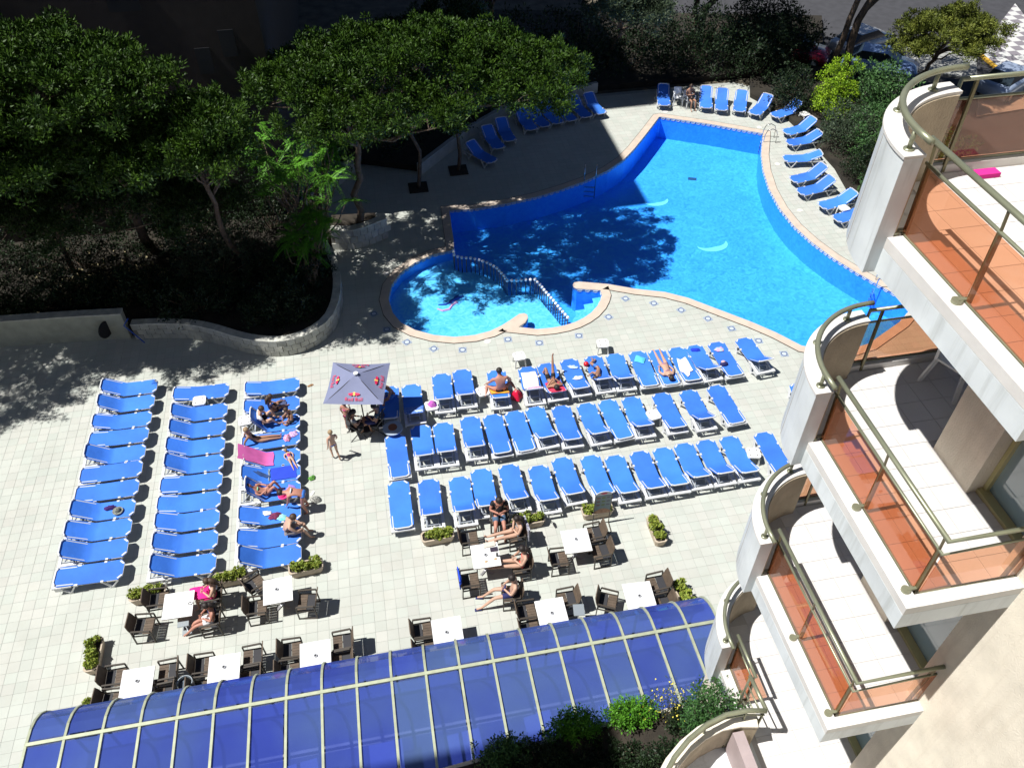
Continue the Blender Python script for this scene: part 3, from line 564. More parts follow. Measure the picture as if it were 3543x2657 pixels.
# ------------------------------------------------ sun loungers
m_blue = mat('blue_sling_fabric', (.038,.185,.72), .75, var=.13, vscale=1.1, objrand=.13, bump=.55, bscale=5)
m_bedw = mat('white_lounger_resin', (.62,.63,.64), .4)
m_bedg = mat('grey_frame', (.35,.38,.42), .5)
BEDM = {}
def bedmeshes(a):
    k = round(a)
    if k in BEDM: return BEDM[k]
    L = 1.90; y0 = .95; hy = -.12; bl = .80; A = R(a); w = .29
    f = MB(); c = .10; pts = [(-w+c, y0), (w-c, y0), (w, y0-c), (w, .3), (w, hy)]
    st = [(.965,.004,.215), (.86,.002,.338), (.4,-.010,.338), (.0,-.010,.338), (hy,-.006,.338)]
    bk = [(.28,.338), (.55,.338), (.70,.332), (bl,.215)]
    rows = [(y, .365+dz, ww) for y, dz, ww in st]
    for s, ww in bk:
        t = min(1, s/.2); rows.append((hy-s*math.cos(A), .353+s*math.sin(A), ww))
    v = []
    for y, z, ww in rows:
        for x in (-1,-.5,0,.5,1): v.append((x*ww, y, z-.012*(1-x*x)-.012*(abs(x) == 1)))
    n = len(rows); fc = [(i*5+j, i*5+j+1, (i+1)*5+j+1, (i+1)*5+j) for i in range(n-1) for j in range(4)]
    seat = MB().add(v, fc)
    v2 = [(x, y, z-.012) for x, y, z in v]; seat.add(v2, [tuple(reversed(q)) for q in fc])
    fab = seat.mesh('sling', m_blue, True)
    fr = MB()
    for s in (-1, 1):
        fr.bar((s*.295,.84,.318), (s*.295,-.88,.318), .06, .05)
        fr.bar((s*.295,.84,.335), (s*.19,.95,.335), .05, .05)
        fr.box((s*.325,.70,.315), (.045,.30,.05)).box((s*.33,.42,.325), (.06,.08,.06)).box((s*.33,-.30,.325), (.06,.10,.06))
        fr.box((s*.315,-.66,.315), (.085,.46,.055)).box((s*.345,-.80,.25), (.035,.20,.16))
    fr.bar((-.20,.955,.335), (.20,.955,.335), .035, .04).bar((-.36,-.91,.318), (.36,-.91,.318), .085, .055)
    frame = fr.mesh('frame', m_bedw)
    bf = MB(); 
    for s in (-1, 1): bf.bar((s*.285,hy,.325), (s*.285,hy-bl*math.cos(A)*.9,.325+bl*.9*math.sin(A)), .03, .035)
    ty, tz = hy-bl*math.cos(A), .353+bl*math.sin(A)
    bf.bar((-.20,ty,tz), (.20,ty,tz), .035, .035)
    for s in (-1, 1): bf.bar((s*.30,hy-.74*math.cos(A),.353+.74*math.sin(A)), (s*.19,ty,tz), .035).ball((s*.27,hy-.76*math.cos(A),.36+.76*math.sin(A)), .035, 8, 5)
    back = bf.mesh('back_frame', m_bedw)
    pr = MB(); 
    if a > 12:
        m = .5; my, mz = hy-m*math.cos(A), .34+m*math.sin(A)
        for s in (-1, 1): pr.bar((s*.17,my,mz), (s*.17,-.78,.31), .025, .03)
        pr.bar((-.17,-.78,.31), (.17,-.78,.31), .03)
    pr.bar((-.30,-.52,.31), (.30,-.52,.31), .045, .03).bar((-.2,-.52,.31), (-.2,-.88,.31), .03).bar((.2,-.52,.31), (.2,-.88,.31), .03)
    prop = pr.mesh('prop', m_bedg)
    legs = []
    for ya, yb, yg in ((.86,.42,.62), (-.33,-.84,-.52)):
        for s in (-1, 1):
            legs.append(MB().bar((s*.325,ya,.31), (s*.34,yg,.03), .04, .055, up=(1,0,0)).bar((s*.325,yb,.31), (s*.34,yg,.03), .04, .055, up=(1,0,0)).box((s*.34,yg,.02), (.05,.12,.04)).mesh('leg', m_bedw))
    BEDM[k] = (fab, frame, back, prop, legs); return BEDM[k]
def bed(x, y, rz, a, label, group, fabn='sling'):
    t = thing('sun_lounger', label, 'sun lounger', (x, y, 0), rz, group); fab, fr, bk, pr, lg = bedmeshes(a)
    link(fabn, fab, t); link('frame', fr, t); link('back_frame', bk, t); link('prop', pr, t)
    for l in lg: link('leg', l, t)
    return t
ORD = ['first','second','third','fourth','fifth','sixth','seventh','eighth','ninth','tenth','eleventh','twelfth','thirteenth','fourteenth','fifteenth','sixteenth']
C1 = [(22.72,30),(21.94,34),(21.13,20),(20.41,6),(19.60,36),(18.90,5),(18.12,6),(17.33,32),(16.58,30),(15.84,34),(15.09,3)]
C2 = [(22.05,10),(21.03,32),(20.25,34),(19.46,30),(18.70,36),(17.95,8),(17.16,14),(16.43,26),(15.65,30),(14.82,36)]
C3 = [(21.85,12),(20.93,14),(20.05,58),(19.32,6),(18.49,38),(17.81,30),(17.10,52),(16.21,26),(15.37,22),(14.66,38)]
ex1 = {7:', a hat and bag on it'}; ex3 = {1:', a dark cloth on it',2:', backrest upright behind a person in white',3:', a blonde girl stretched out on it',4:', a pink towel over its backrest',5:', blue jeans laid across it',6:', a girl lying on it with her knees up',7:', heaped with purple and white clothes',8:', a bare-backed man sitting on its end'}
BEDPOS = {}
for nm, cc, fx, sl_, ex in (('first', C1, lambda i: -8.51-.011*i, 0, ex1), ('second', C2, lambda i: -6.0, 1, {0:', half in tree shadow'}), ('third', C3, lambda i: -3.55, 2, ex3)):
    for i, (y, a) in enumerate(cc):
        x = fx(i)-.95; BEDPOS[(sl_, i)] = (x, y, a)
        bed(x, y, R(-90+rnd.uniform(-1.2, 1.2)), a, '%s lounger down the %s left column%s' % (ORD[i], nm, ex.get(i) or (', backrest raised' if a > 19 else ', lying flat')), 'sun loungers in three columns at the left')
ROWA = [(-.42,21.1,22),(.35,21.05,30),(1.48,21.39,36),(2.23,21.47,36),(3.45,21.2,30),(4.58,21.17,42),(5.28,21.22,24),(6.15,21.28,22),(7.07,21.28,38),(7.88,21.25,34),(8.74,21.22,4),(9.47,21.16,3),(10.23,21.15,8),(10.9,21.14,34),(11.78,21.15,4),(12.87,21.18,34)]
ANA = [4,.5,2.6,1.8,3.6,1.4,-2.3,-1.9,-.3,1.2,1,-.1,-1.2,-4,-2.9,-5]
ROWB = [(-.42,18.78,3),(.46,19.03,36),(1.22,19.01,38),(2.16,19.12,34),(2.93,19.07,10),(3.68,19.09,4),(4.42,19.15,30),(5.33,19.03,22),(6.2,18.99,30),(6.96,19.01,4),(7.82,19.00,32),(8.92,18.98,16),(9.9,18.93,32),(10.93,18.97,3),(13.9,18.5,20)]
ANB = [-.7,0,1.4,.8,-1.7,-3.5,-4,-.4,-3,-5,-.2,-1,-1.9,-4,12]
ROWC = [(-.49,16.78,6),(.46,16.67,36),(1.43,16.59,38),(2.16,16.78,30),(3.06,16.79,34),(4.0,16.57,34),(4.81,16.76,28),(5.75,16.67,22),(6.53,16.52,26),(7.38,16.54,26),(8.17,16.55,24),(8.92,16.60,32),(9.68,16.60,32),(10.5,16.61,24),(11.7,16.56,8),(13.0,16.95,15)]
ANC = [.3,1.5,.7,.7,-1.5,-.4,-2,-1.6,-.6,-1,-.1,-.3,-1.3,-1,-.8,-3]
exA = {0:', under the shade of the parasol',1:', covered by a patterned blue towel',4:', a broad bare-backed man sitting on it',5:', striped pink towel heaped on it',6:', a red towel under raised legs',7:', small blue towels on it',8:', a boy curled up on it',10:', a turquoise bag on it',11:', a woman lying face down on it',12:', a white robe spread on it',13:', a crumpled blue cloth at its foot',14:', pink towel and dark cap on it'}
exC = {3:', behind the man in the black shirt'}
for nm, rows, an, ex in (('back', ROWA, ANA, exA), ('middle', ROWB, ANB, {14:', mostly hidden by the white pier',1:', a corner of parasol shadow on it'}), ('front', ROWC, ANC, exC)):
    for i, (x, y, a) in enumerate(rows):
        r = R(-an[i]*-1 if False else -an[i]) ; cx_, cy_ = x+math.sin(r)*.95, y-math.cos(r)*.95
        BEDPOS[(nm, i)] = (cx_, cy_, a, r)
        bed(cx_, cy_, r, a, '%s lounger from the left in the %s row%s' % (ORD[i], nm, ex.get(i) or (', backrest raised' if a > 15 else ', lying flat')), 'sun loungers in three rows before the pool')
FAR = [(15.96,39.83,16.51,41.79),(18.09,39.12,18.7,41.0),(18.80,38.72,19.5,40.6),(19.67,38.41,20.5,40.2),(20.29,37.99,21.7,39.3),(21.25,37.6,22.9,38.2),(21.10,35.79,22.95,36.25),(20.78,34.75,22.6,34.95),(19.95,33.34,21.8,33.1),(19.50,31.41,21.3,31.75),(19.36,30.34,21.2,30.66),(19.83,29.05,21.65,29.43),(20.0,27.95,21.8,28.35)]
FL = ['standing in tree shade left of the white plastic chairs','first of three side by side behind the far pool corner','second of three side by side behind the far pool corner','third of three side by side behind the far pool corner','turned slantwise, next to the three behind the far corner','beside the small white table at the garden corner','nearest the yellow-green bush, backrest up','just below the one by the yellow-green bush','alone in the middle of the right poolside','first of a close pair on the right poolside','second of a close pair on the right poolside','with a white table at its side, near the white pier','last one before the white pier, partly hidden by it']
for i, (x, y, hx, hy) in enumerate(FAR):
    r = math.atan2(-(x-hx), (y-hy)); d = Vector((hx-x, hy-y)).normalized()
    bed(x+d.x*.95, y+d.y*.95, r, [30,34,34,30,34,36,36,28,22,36,34,30,20][i], 'blue sun lounger '+FL[i], 'sun loungers round the far side of the pool')
SHD = [(12.39,39.54,12.06,41.30),(11.57,39.34,11.15,41.13),(10.68,39.10,10.33,40.82),(9.93,38.95,9.49,40.70),(9.18,38.75,8.75,40.5),(8.45,38.52,8.1,40.32),(7.1,37.6,6.9,39.4),(6.43,36.96,6.0,38.9),(5.90,35.74,4.87,37.35)]
for i, (x, y, hx, hy) in enumerate(SHD):
    r = math.atan2(-(x-hx), (y-hy)); d = Vector((hx-x, hy-y)).normalized()
    bed(x+d.x*.95, y+d.y*.95, r, 32, 'dark blue sun lounger in deep shade on the far deck, %s from the right' % ORD[i], 'shaded sun loungers on the far deck')
# ------------------------------------------------ small white side tables
def side_table(x, y, rz, where, z=0):
    t = thing('side_table', 'small square white plastic table '+where, 'side table', (x, y, z), rz, 'small white plastic tables')
    c = .06; s = .22; P = [(-s+c,-s),(s-c,-s),(s,-s+c),(s,s-c),(s-c,s),(-s+c,s),(-s,s-c),(-s,-s+c)]
    MB().prism(P, .39, .42).prism([(a*.93, b*.93) for a, b in P], .34, .389).build('tabletop', m_white, t)
    for a in (-1, 1):
        for b_ in (-1, 1): MB().bar((a*.17,b_*.17,.36), (a*.20,b_*.20,0), .045).build('leg', m_white, t); MB().tube([(a*.11,b_*.11,.4195),(a*.11,b_*.11,.4215)], .022, 8).build('hole', mat('hole_dark', (.04,.03,.03), .8), t)
for a in [(-6.95,21.6,0,'between the two farthest loungers of the middle column'),(2.80,20.2,R(8),'beside the bare-backed man in the back row'),(4.42,21.75,R(4),'at the foot of the pink striped towel lounger'),(7.62,21.85,R(-8),'standing out towards the pool behind the back row'),(8.36,18.0,R(10),'between the eleventh and twelfth loungers of the middle row'),(11.05,15.75,R(-12),'near the right end of the front row'),(0.95,19.85,R(5),'with a purple bag on it beside the patterned blue towel'),(22.92,37.4,R(20),'in the shade at the garden corner of the far deck'),(20.75,28.65,R(10),'wedged between the last loungers by the white pier'),(-5.35,20.35,R(4),'behind the upright backrest in the right-hand column')]: side_table(*a)
# ------------------------------------------------ café tables and chairs
m_top = mat('white_table_top', (.80,.80,.79), .35); m_edge = mat('wood_edge', (.30,.16,.07), .6); m_ped = mat('brushed_metal', (.5,.5,.52), .35, metal=.7)
TAB = [(-6.80,13.30,0,'at which the woman with the pink towel sits',R(-1)),(-4.12,13.25,0,'right of the pink towel woman, with three empty chairs',R(2)),(-7.63,11.2,0,'leftmost along the glass roof',R(-1)),(-5.46,11.16,0,'second from the left along the glass roof',R(-1)),(-3.13,11.10,0,'third from the left along the glass roof',R(0)),(.36,11.13,0,'standing alone in the middle along the glass roof',R(0)),(3.23,11.17,0,'second from the right along the glass roof',0),(5.73,11.22,0,'farthest right along the glass roof',R(-3)),(1.76,13.29,0,'covered with plates and a tray beside the three sunbathers',R(-1)),(4.45,13.29,0,'with an ashtray and brown chairs, below the menu stand',R(-2))]
tt = MB().box((0,0,.735), (.80,.80,.022)).mesh('tabletop', m_top); te = MB().box((0,0,.712), (.795,.795,.022)).mesh('table_edge', m_edge)
tp_ = MB().tube([(0,0,.03),(0,0,.70)], .035, 10).mesh('pedestal', m_ped, True); tb = MB().box((0,0,.02), (.5,.06,.04), R(45)).box((0,0,.02), (.5,.06,.038), R(-45)).ball((0,0,.05), .07, 10, 5).mesh('base', m_ped)
m_ash = mat('ceramic_grey', (.42,.43,.46), .3); m_dk = mat('ash_dark', (.03,.03,.03), .8)
for x, y, z, w, r in TAB:
    t = thing('cafe_table', 'square white café table '+w, 'table', (x, y, 0), r, 'square white café tables'); link('tabletop', tt, t); link('table_edge', te, t); link('pedestal', tp_, t); link('base', tb, t)
    if 'pink towel sits' in w: continue
    a = thing('ashtray', 'small round ashtray on the table '+w.replace('at which', 'where'), 'ashtray', (x+rnd.uniform(-.05,.05), y+rnd.uniform(-.05,.06), .746), group='ashtrays on the café tables')
    MB().tube([(0,0,0),(0,0,.035)], .05, 14).build('bowl', m_ash, a); MB().tube([(0,0,.0355),(0,0,.037)], .03, 10).build('ash', m_dk, a)
m_wood = mat('brown_teak', (.105,.075,.052), .7, var=.2, vscale=8, objrand=.12); m_cf = mat('dark_bronze_frame', (.055,.045,.035), .5)
m_lea = mat('black_sling', (.03,.03,.035), .7)
slm = MB().box((0,0,0), (.074,.24,.016)).mesh('slat', m_wood); 
sd = []
for s in (-1, 1):
    sd.append(MB().bar((s*.27,.24,.0), (s*.27,.24,.60), .035, .03).bar((s*.27,-.27,.0), (s*.27,-.25,.62), .035, .03).bar((s*.27,.24,.61), (s*.27,-.25,.64), .045, .03).bar((s*.27,.24,.41), (s*.27,-.25,.40), .03, .03).bar((s*.27,.25,.02), (s*.27,-.27,.02), .03).mesh('side_frame', m_cf))
bkm = MB().add([(-.25,-.24,.46),(.25,-.24,.46),(.25,-.30,.70),(-.25,-.30,.70),(.22,-.33,.86),(-.22,-.33,.86)] + [(-.25,-.265,.46),(.25,-.265,.46),(.25,-.325,.70),(-.25,-.325,.70),(.22,-.355,.86),(-.22,-.355,.86)], [(0,1,2,3),(3,2,4,5),(7,6,9,8),(8,9,11,10),(5,4,10,11),(0,6,7,1),(1,7,8,2),(2,8,10,4),(3,9,6,0),(5,11,9,3)]).mesh('backrest', m_wood)
skm = MB().box((0,-.13,.425), (.46,.22,.014)).mesh('rear_seat', m_lea); frm = MB().bar((-.27,.23,.40), (.27,.23,.40), .03).bar((-.27,-.24,.41), (.27,-.24,.41), .03).mesh('seat_frame', m_cf)
def chair(x, y, rz, label, group='brown café armchairs'):
    t = thing('cafe_chair', label, 'chair', (x, y, 0), rz, group)      # faces +y
    for i in range(6): link('slat', slm, t, (-.2+i*.08, .11, .427))
    link('rear_seat', skm, t); link('backrest', bkm, t); link('seat_frame', frm, t)
    for m_ in sd: link('side_frame', m_, t)
    return t
E_, W_, N_, S_ = R(-90), R(90), 0, R(180)
for a in [(-7.45,13.75,E_,'left of the pink towel table, upper one, in front of the planter'),(-7.75,13.0,R(-95),'left of the pink towel table, lower one, pushed aside'),(-5.98,13.62,W_,'holding the dark-haired woman with the pink towel'),(-5.98,12.85,R(88),'holding the woman in white shorts'),
 (-4.80,13.78,R(-60),'askew behind the empty table, nearest the planter'),(-4.72,12.98,E_,'left lower one at the empty table beside the pink towel table'),(-3.38,12.92,R(82),'alone right of the empty table, its shadow on the deck'),
 (-8.3,11.6,E_,'left upper one at the leftmost table by the glass roof'),(-8.3,10.95,R(-95),'left lower one at the leftmost table by the glass roof'),(-6.98,11.5,W_,'right upper one at the leftmost table by the glass roof'),(-7.02,10.85,W_,'right lower one at the leftmost table by the glass roof'),
 (-6.05,11.5,E_,'left upper one at the second table by the glass roof'),(-6.05,10.85,E_,'left lower one at the second table by the glass roof'),(-4.82,11.5,W_,'right upper one at the second table by the glass roof'),(-4.86,10.9,W_,'right lower one at the second table by the glass roof'),
 (-3.78,11.5,E_,'left upper one at the third table by the glass roof'),(-3.84,10.9,E_,'left lower one at the third table by the glass roof'),(-2.46,11.48,W_,'right upper one at the third table by the glass roof'),(-2.5,10.9,W_,'right lower one at the third table by the glass roof'),
 (-.28,11.42,E_,'left upper one at the lone middle table'),(-.28,10.82,E_,'left lower one at the lone middle table'),
 (2.62,11.45,E_,'left upper one at the table with the silver stand beside it'),(2.6,10.9,E_,'left lower one at the table with the silver stand beside it'),(3.78,11.62,W_,'right of the table with the silver stand'),
 (4.9,11.35,R(-115),'turned away left of the last table on the right'),(6.42,11.62,R(92),'right upper one at the last table on the right'),(6.35,10.95,R(92),'right lower one at the last table on the right'),
 (1.42,14.15,E_,'with a sunbather\'s feet on it above the table of plates'),(1.22,12.72,E_,'with a blue towel over its back and feet on its seat'),(2.78,14.05,R(95),'holding the woman on the striped towel'),(2.72,12.95,R(90),'holding the woman in the coral bikini'),(2.28,12.1,R(85),'holding the bare-chested man in navy shorts'),
 (5.08,13.62,R(92),'right upper one at the table below the menu stand'),(5.12,12.98,R(92),'right lower one at the table below the menu stand'),(3.88,12.95,R(-92),'left one at the table below the menu stand'),(2.42,14.72,R(172),'holding the man in the black shirt')]:
    chair(a[0], a[1], a[2], 'brown slatted armchair '+a[3])
m_zinc = mat('zinc', (.42,.47,.50), .35, metal=.5)
def stand(x, y, rz, label, h=.72):
    t = thing('service_stand', label, 'stand', (x, y, 0), rz); MB().box((0,0,h), (.30,.34,.03)).build('top', m_zinc, t); MB().tube([(0,0,0),(0,0,h)], .02, 8).build('pole', m_ped, t); MB().box((0,0,.015), (.3,.3,.03)).build('base', m_zinc, t)
stand(3.98, 11.10, R(-8), 'low silver stand beside the second table from the right by the glass roof'); stand(-6.70, 12.92, R(2), 'small silver stand just below the pink towel table', .5)
bn = thing('ash_bin', 'curved blue-grey metal bin between the two leftmost tables by the glass roof', 'bin', (-6.45,11.05,0), R(5))
MB().wall(arcpts(0,-.06,.20,-20,200,14), .0, .72, .02).build('shell', m_zinc, bn); MB().tube([(0,-.05,0),(0,-.05,.60)], .15, 14).build('liner', mat('bin_liner', (.10,.13,.16), .5), bn)
# ------------------------------------------------ planters
m_trough = mat('beige_trough', (.47,.39,.30), .8, var=.12, vscale=6, bump=.3)
m_lf = mat('yellow_green_leaf', (.33,.36,.06), .5, var2=(.10,.17,.02), vscale=14, spec=.3)
def leafball(V, F, c, r, n, s, rs, flat=.8):
    th = rs.uniform(0, 2*np.pi, n); u = rs.uniform(-1, 1, n); rr = r*(rs.uniform(.35, 1, n)**.5); q = np.sqrt(1-u*u)
    C = np.stack([rr*q*np.cos(th), rr*q*np.sin(th), rr*u*flat], 1)+np.array(c)
    a = rs.normal(size=(n, 3)); a /= np.linalg.norm(a, axis=1)[:, None]; b = rs.normal(size=(n, 3)); b -= (a*b).sum(1)[:, None]*a; b /= np.linalg.norm(b, axis=1)[:, None]
    sz = s*rs.uniform(.6, 1.3, n)[:, None]; k = len(V)*1 if False else sum(len(v) for v in V)
    Q = np.stack([C-a*sz, C-b*sz*.5, C+a*sz, C+b*sz*.5], 1).reshape(-1, 3); V.append(Q); F.append(k+np.arange(4*n).reshape(-1, 4))
def plantmesh(seed, r=.19, n=420, s=.045):
    rs = np.random.RandomState(seed); V = []; F = []
    for i in range(7): leafball(V, F, (rs.uniform(-r,r)*.7, rs.uniform(-r,r)*.5, r*.7+rs.uniform(0,r*.8)), r*.55, n//7, s, rs)
    return npmesh('plant', np.concatenate(V), np.concatenate(F), m_lf)
PM = [plantmesh(i) for i in range(4)]
def rr_(w, l, c=.06): return [(-w+c,-l),(w-c,-l),(w,-l+c),(w,l-c),(w-c,l),(-w+c,l),(-w,l-c),(-w,-l+c)]
trm = MB().prism(rr_(.46,.15), .03, .06).mesh('t', m_trough)
tro = MB(); P1, P2, P3_ = rr_(.44,.15), rr_(.50,.19), rr_(.46,.15)
for A_, B_, za, zb in ((P1, P2, .0, .30), (P2, P3_, .30, .30), (P3_, [(a*.98, b*.98) for a, b in P3_], .30, .2)):
    n = 8; tro.add([(x, y, za) for x, y in A_]+[(x, y, zb) for x, y in B_], [(i, (i+1) % n, n+(i+1) % n, n+i) for i in range(n)])
tro = tro.mesh('trough', m_trough); som = MB().prism(rr_(.45,.145), .22, .24).mesh('soil', m_soil)
PLN = [(.50,14.58,R(2),'left of the man in black, before the front row'),(3.30,14.62,R(2),'right of the man in black, before the front row'),(5.47,14.60,R(1),'with the menu stand leaning over it'),(-3.42,14.22,R(4),'at the near end of the right-hand lounger column'),(-5.55,14.28,R(2),'above the dark-haired woman, between two columns of loungers'),(-7.85,14.15,R(3),'half behind a brown chair below the leftmost columns'),(-9.05,12.5,R(89),'standing lengthwise by itself at the left edge of the deck'),(7.05,13.55,R(91),'standing lengthwise by itself on the open deck at the right'),(7.12,11.25,R(100),'tucked behind the right end of the glass roof'),(-9.0,10.75,R(80),'at the left end of the glass roof, mostly hidden')]
for i, (x, y, r, w) in enumerate(PLN):
    t = thing('flower_trough', 'beige trough of leafy plants '+w, 'planter', (x, y, 0), r, 'beige plant troughs'); link('trough', tro, t); link('soil', som, t)
    for k, px in enumerate((-.28, 0, .26) if i != 0 else (-.12, .05, .3)): link('plant', PM[(i+k) % 4], t, (px+rnd.uniform(-.03,.03), rnd.uniform(-.02,.02), .2), rnd.uniform(0, 6))
# ------------------------------------------------ parasol
m_par = mat('grey_blue_canvas', (.19,.21,.33), .8, var=.05, vscale=2, objrand=.05, bump=.15, bscale=30); m_pole = mat('dark_pole', (.03,.03,.035), .4)
m_red = mat('logo_red', (.65,.015,.09), .7); m_yel = mat('logo_yellow', (.85,.55,.12), .7)
um = thing('parasol', 'square grey-blue drinks parasol with red lettering, over the group left of the back row', 'parasol', (-1.37,19.62,0), R(-11.5))
hs = .955; zt = 2.52; ze = 2.12; cor = [(-hs,-hs),(hs,-hs),(hs,hs),(-hs,hs)]
for i in range(4):
    a, b = cor[i], cor[(i+1) % 4]; mid = ((a[0]+b[0])*.485, (a[1]+b[1])*.485)
    mb = MB(); g = lambda p, q: (p[0]*q, p[1]*q)
    rows = []
    for k in range(7):
        t = k/6; L = []
        for j in range(7):
            s = j/6; x = (a[0]*(1-s)+b[0]*s)*t; y = (a[1]*(1-s)+b[1]*s)*t; sag = -.05*4*s*(1-s)*t - .03*math.sin(math.pi*t)
            inn = 1-.03*4*s*(1-s)*t; L.append((x*inn, y*inn, zt-(zt-ze)*t+sag+.05))
        rows += L
    mb.add(rows, [(r*7+j, r*7+j+1, (r+1)*7+j+1, (r+1)*7+j) for r in range(6) for j in range(6)]); mb.build('canopy_panel', m_par, um, True)
    MB().bar((0,0,zt+.02), (a[0]*.98,a[1]*.98,ze+.03), .02).build('rib', m_pole, um)
def text_mesh(s, size):
    c = bpy.data.curves.new('lettering', 'FONT'); c.body = s; c.size = size; c.align_x = 'CENTER'; c.extrude = .002
    o = bpy.data.objects.new('lettering', c); COL.objects.link(o); dg = bpy.context.evaluated_depsgraph_get(); me = bpy.data.meshes.new_from_object(o.evaluated_get(dg)); bpy.data.objects.remove(o); bpy.data.curves.remove(c); me.materials.clear(); me.materials.append(m_red); return me
slope = math.atan2(zt-ze, hs)
for i in range(4):
    rz = R(90*i); dirv = Vector((math.sin(rz), -math.cos(rz), 0))
    def place(o, t, off=0):
        o.location = dirv*hs*t + Vector((0,0,zt-(zt-ze)*t+.05-.05*t-.02*math.sin(math.pi*t)+.03)); o.rotation_euler = (slope+.05, 0, rz)
    place(link('lettering', text_mesh('Red Bull', .17), um), .88)
    em = MB().tube([(0,.03,0),(0,.03,.006)], .062, 16).mesh('logo_disc', m_yel); place(link('logo_disc', em, um), .68)
    for s in (-1, 1):
        em = MB().add([(s*.02,.0,.008),(s*.10,-.02,.008),(s*.19,.0,.008),(s*.17,.05,.008),(s*.12,.055,.008),(s*.05,.07,.008),(s*.03,.045,.008)], [tuple(range(7))]).add([(s*.06,-.01,.008),(s*.09,-.05,.008),(s*.12,-.01,.008)], [(0,1,2)]).mesh('logo_figure', m_red); place(link('logo_figure', em, um), .68)
MB().tube([(0,0,0),(0,0,zt)], .022, 10).build('pole', m_pole, um); MB().tube([(0,0,zt+.05),(0,0,zt+.10)], .075, 14).build('cap', m_white, um); MB().tube([(0,0,0),(0,0,.08)], .24, 18).build('base', m_pole, um)
# round bar-height tub beside the parasol lounger
rt_ = thing('round_table', 'round blue-grey table with a terracotta bowl in the parasol shade', 'table', (-.45,18.95,0)); MB().tube([(0,0,.50),(0,0,.53)], .33, 24).build('tabletop', mat('pale_blue_top', (.35,.42,.50), .5), rt_); MB().tube([(0,0,0),(0,0,.5)], .05, 8).build('pedestal', m_ped, rt_); MB().tube([(0,0,0),(0,0,.03)], .2, 14).build('base', m_ped, rt_)
bw = MB().tube([(0,0,.532),(0,0,.56)], .15, 16).build('bowl', mat('terracotta', (.22,.08,.04), .7), label='dark terracotta bowl on the round table in the parasol shade', cat='bowl', loc=(-.45,18.97,0))
# ------------------------------------------------ menu stand
ms = thing('menu_stand', 'tall menu stand with arched header and food pictures above a trough', 'menu stand', (5.5,14.25,0), R(-2))
for s in (-1, 1): MB().tube([(s*.25,0,0),(s*.25,0,1.45)], .016, 8).tube([(s*.25,0,.02),(s*.25,-.35,.02)], .016, 8).build('side_post', m_cf, ms)
MB().tube([(-.25,-.35,.02),(-.1,-.42,.02),(.1,-.42,.02),(.25,-.35,.02)], .016, 8).build('foot_loop', m_cf, ms)
MB().box((0,0,.98), (.48,.02,.86)).build('board', mat('board_teal', (.20,.28,.30), .4), ms); MB().add([(-.24,-.0125,.56)]+[(-.24+.48*i/10,-.0125,.62+.18*math.sin(math.pi*(i/10)*.8+.3)) for i in range(11)]+[(.24,-.0125,.56)], [tuple(range(13))]).build('picture', mat('peach_picture', (.50,.30,.18), .5, var2=(.3,.15,.09), vscale=14), ms)
hd = [(-.24,1.44)]+[(-.24*math.cos(math.pi*i/10), 1.46+.15*math.sin(math.pi*i/10)) for i in range(11)]+[(.24,1.44)]
MB().add([(x,-.01,z) for x, z in hd]+[(x,.01,z) for x, z in hd], [tuple(range(13)), tuple(range(25,12,-1))]+[(i,(i+1)%13,13+(i+1)%13,13+i) for i in range(13)]).build('header', mat('header_grey', (.55,.57,.60), .4), ms)
MB().add([(.10*math.cos(a*math.pi/8),-.0125,1.525+.035*math.sin(a*math.pi/8)) for a in range(16)], [tuple(range(16))]).build('header_badge', m_red, ms)
for r in range(3):
    for c in range(3): MB().add([(-.15+c*.15+.062*math.cos(a*math.pi/6),-.0125,1.32-r*.17+.04*math.sin(a*math.pi/6)) for a in range(12)], [tuple(range(12))]).build('picture', mat('pic_%s' % 'abc'[c], ((.22,.12,.12),(.16,.22,.08),(.14,.14,.20))[c], .5), ms)
# ------------------------------------------------ cloths, bags, shoes
def cloth(name, label, cat, pts, col, z=.375, th=.02, seed=0, rough=.9, col2=None, sc=9, amp=.018):
    rs = random.Random(seed); m = mat('cloth_%d_%s' % (seed, name), col, rough, var2=col2, vscale=sc) if col2 else mat('cloth_%d_%s' % (seed, name), col, rough, var=.08)
    cx_ = sum(p[0] for p in pts)/len(pts); cy_ = sum(p[1] for p in pts)/len(pts); n = len(pts); rings = []
    zf = z if callable(z) else (lambda x, y: z)
    for k in (1, .75, .5, .25):
        for p in pts:
            x = cx_+(p[0]-cx_)*k; y = cy_+(p[1]-cy_)*k; rings.append((x-cx_, y-cy_, zf(x, y)+th*(1-k*k)+rs.uniform(-amp*.3, amp)))
    rings.append((0, 0, zf(cx_, cy_)+th)); f = [(r*n+i, r*n+(i+1) % n, (r+1)*n+(i+1) % n, (r+1)*n+i) for r in range(3) for i in range(n)]+[(3*n+i, 3*n+(i+1) % n, 4*n) for i in range(n)]
    o = MB().add(rings, f).build(name, m, None, True, loc=(cx_, cy_, 0), label=label, cat=cat); return o
def blob(cx_, cy_, rx, ry, rot=0, n=14, seed=1, j=.25):
    rs = random.Random(seed); P = []
    for i in range(n):
        a = 2*math.pi*i/n; q = 1+rs.uniform(-j, j); x, y = rx*q*math.cos(a), ry*q*math.sin(a); P.append((cx_+x*math.cos(rot)-y*math.sin(rot), cy_+x*math.sin(rot)+y*math.cos(rot)))
    return P
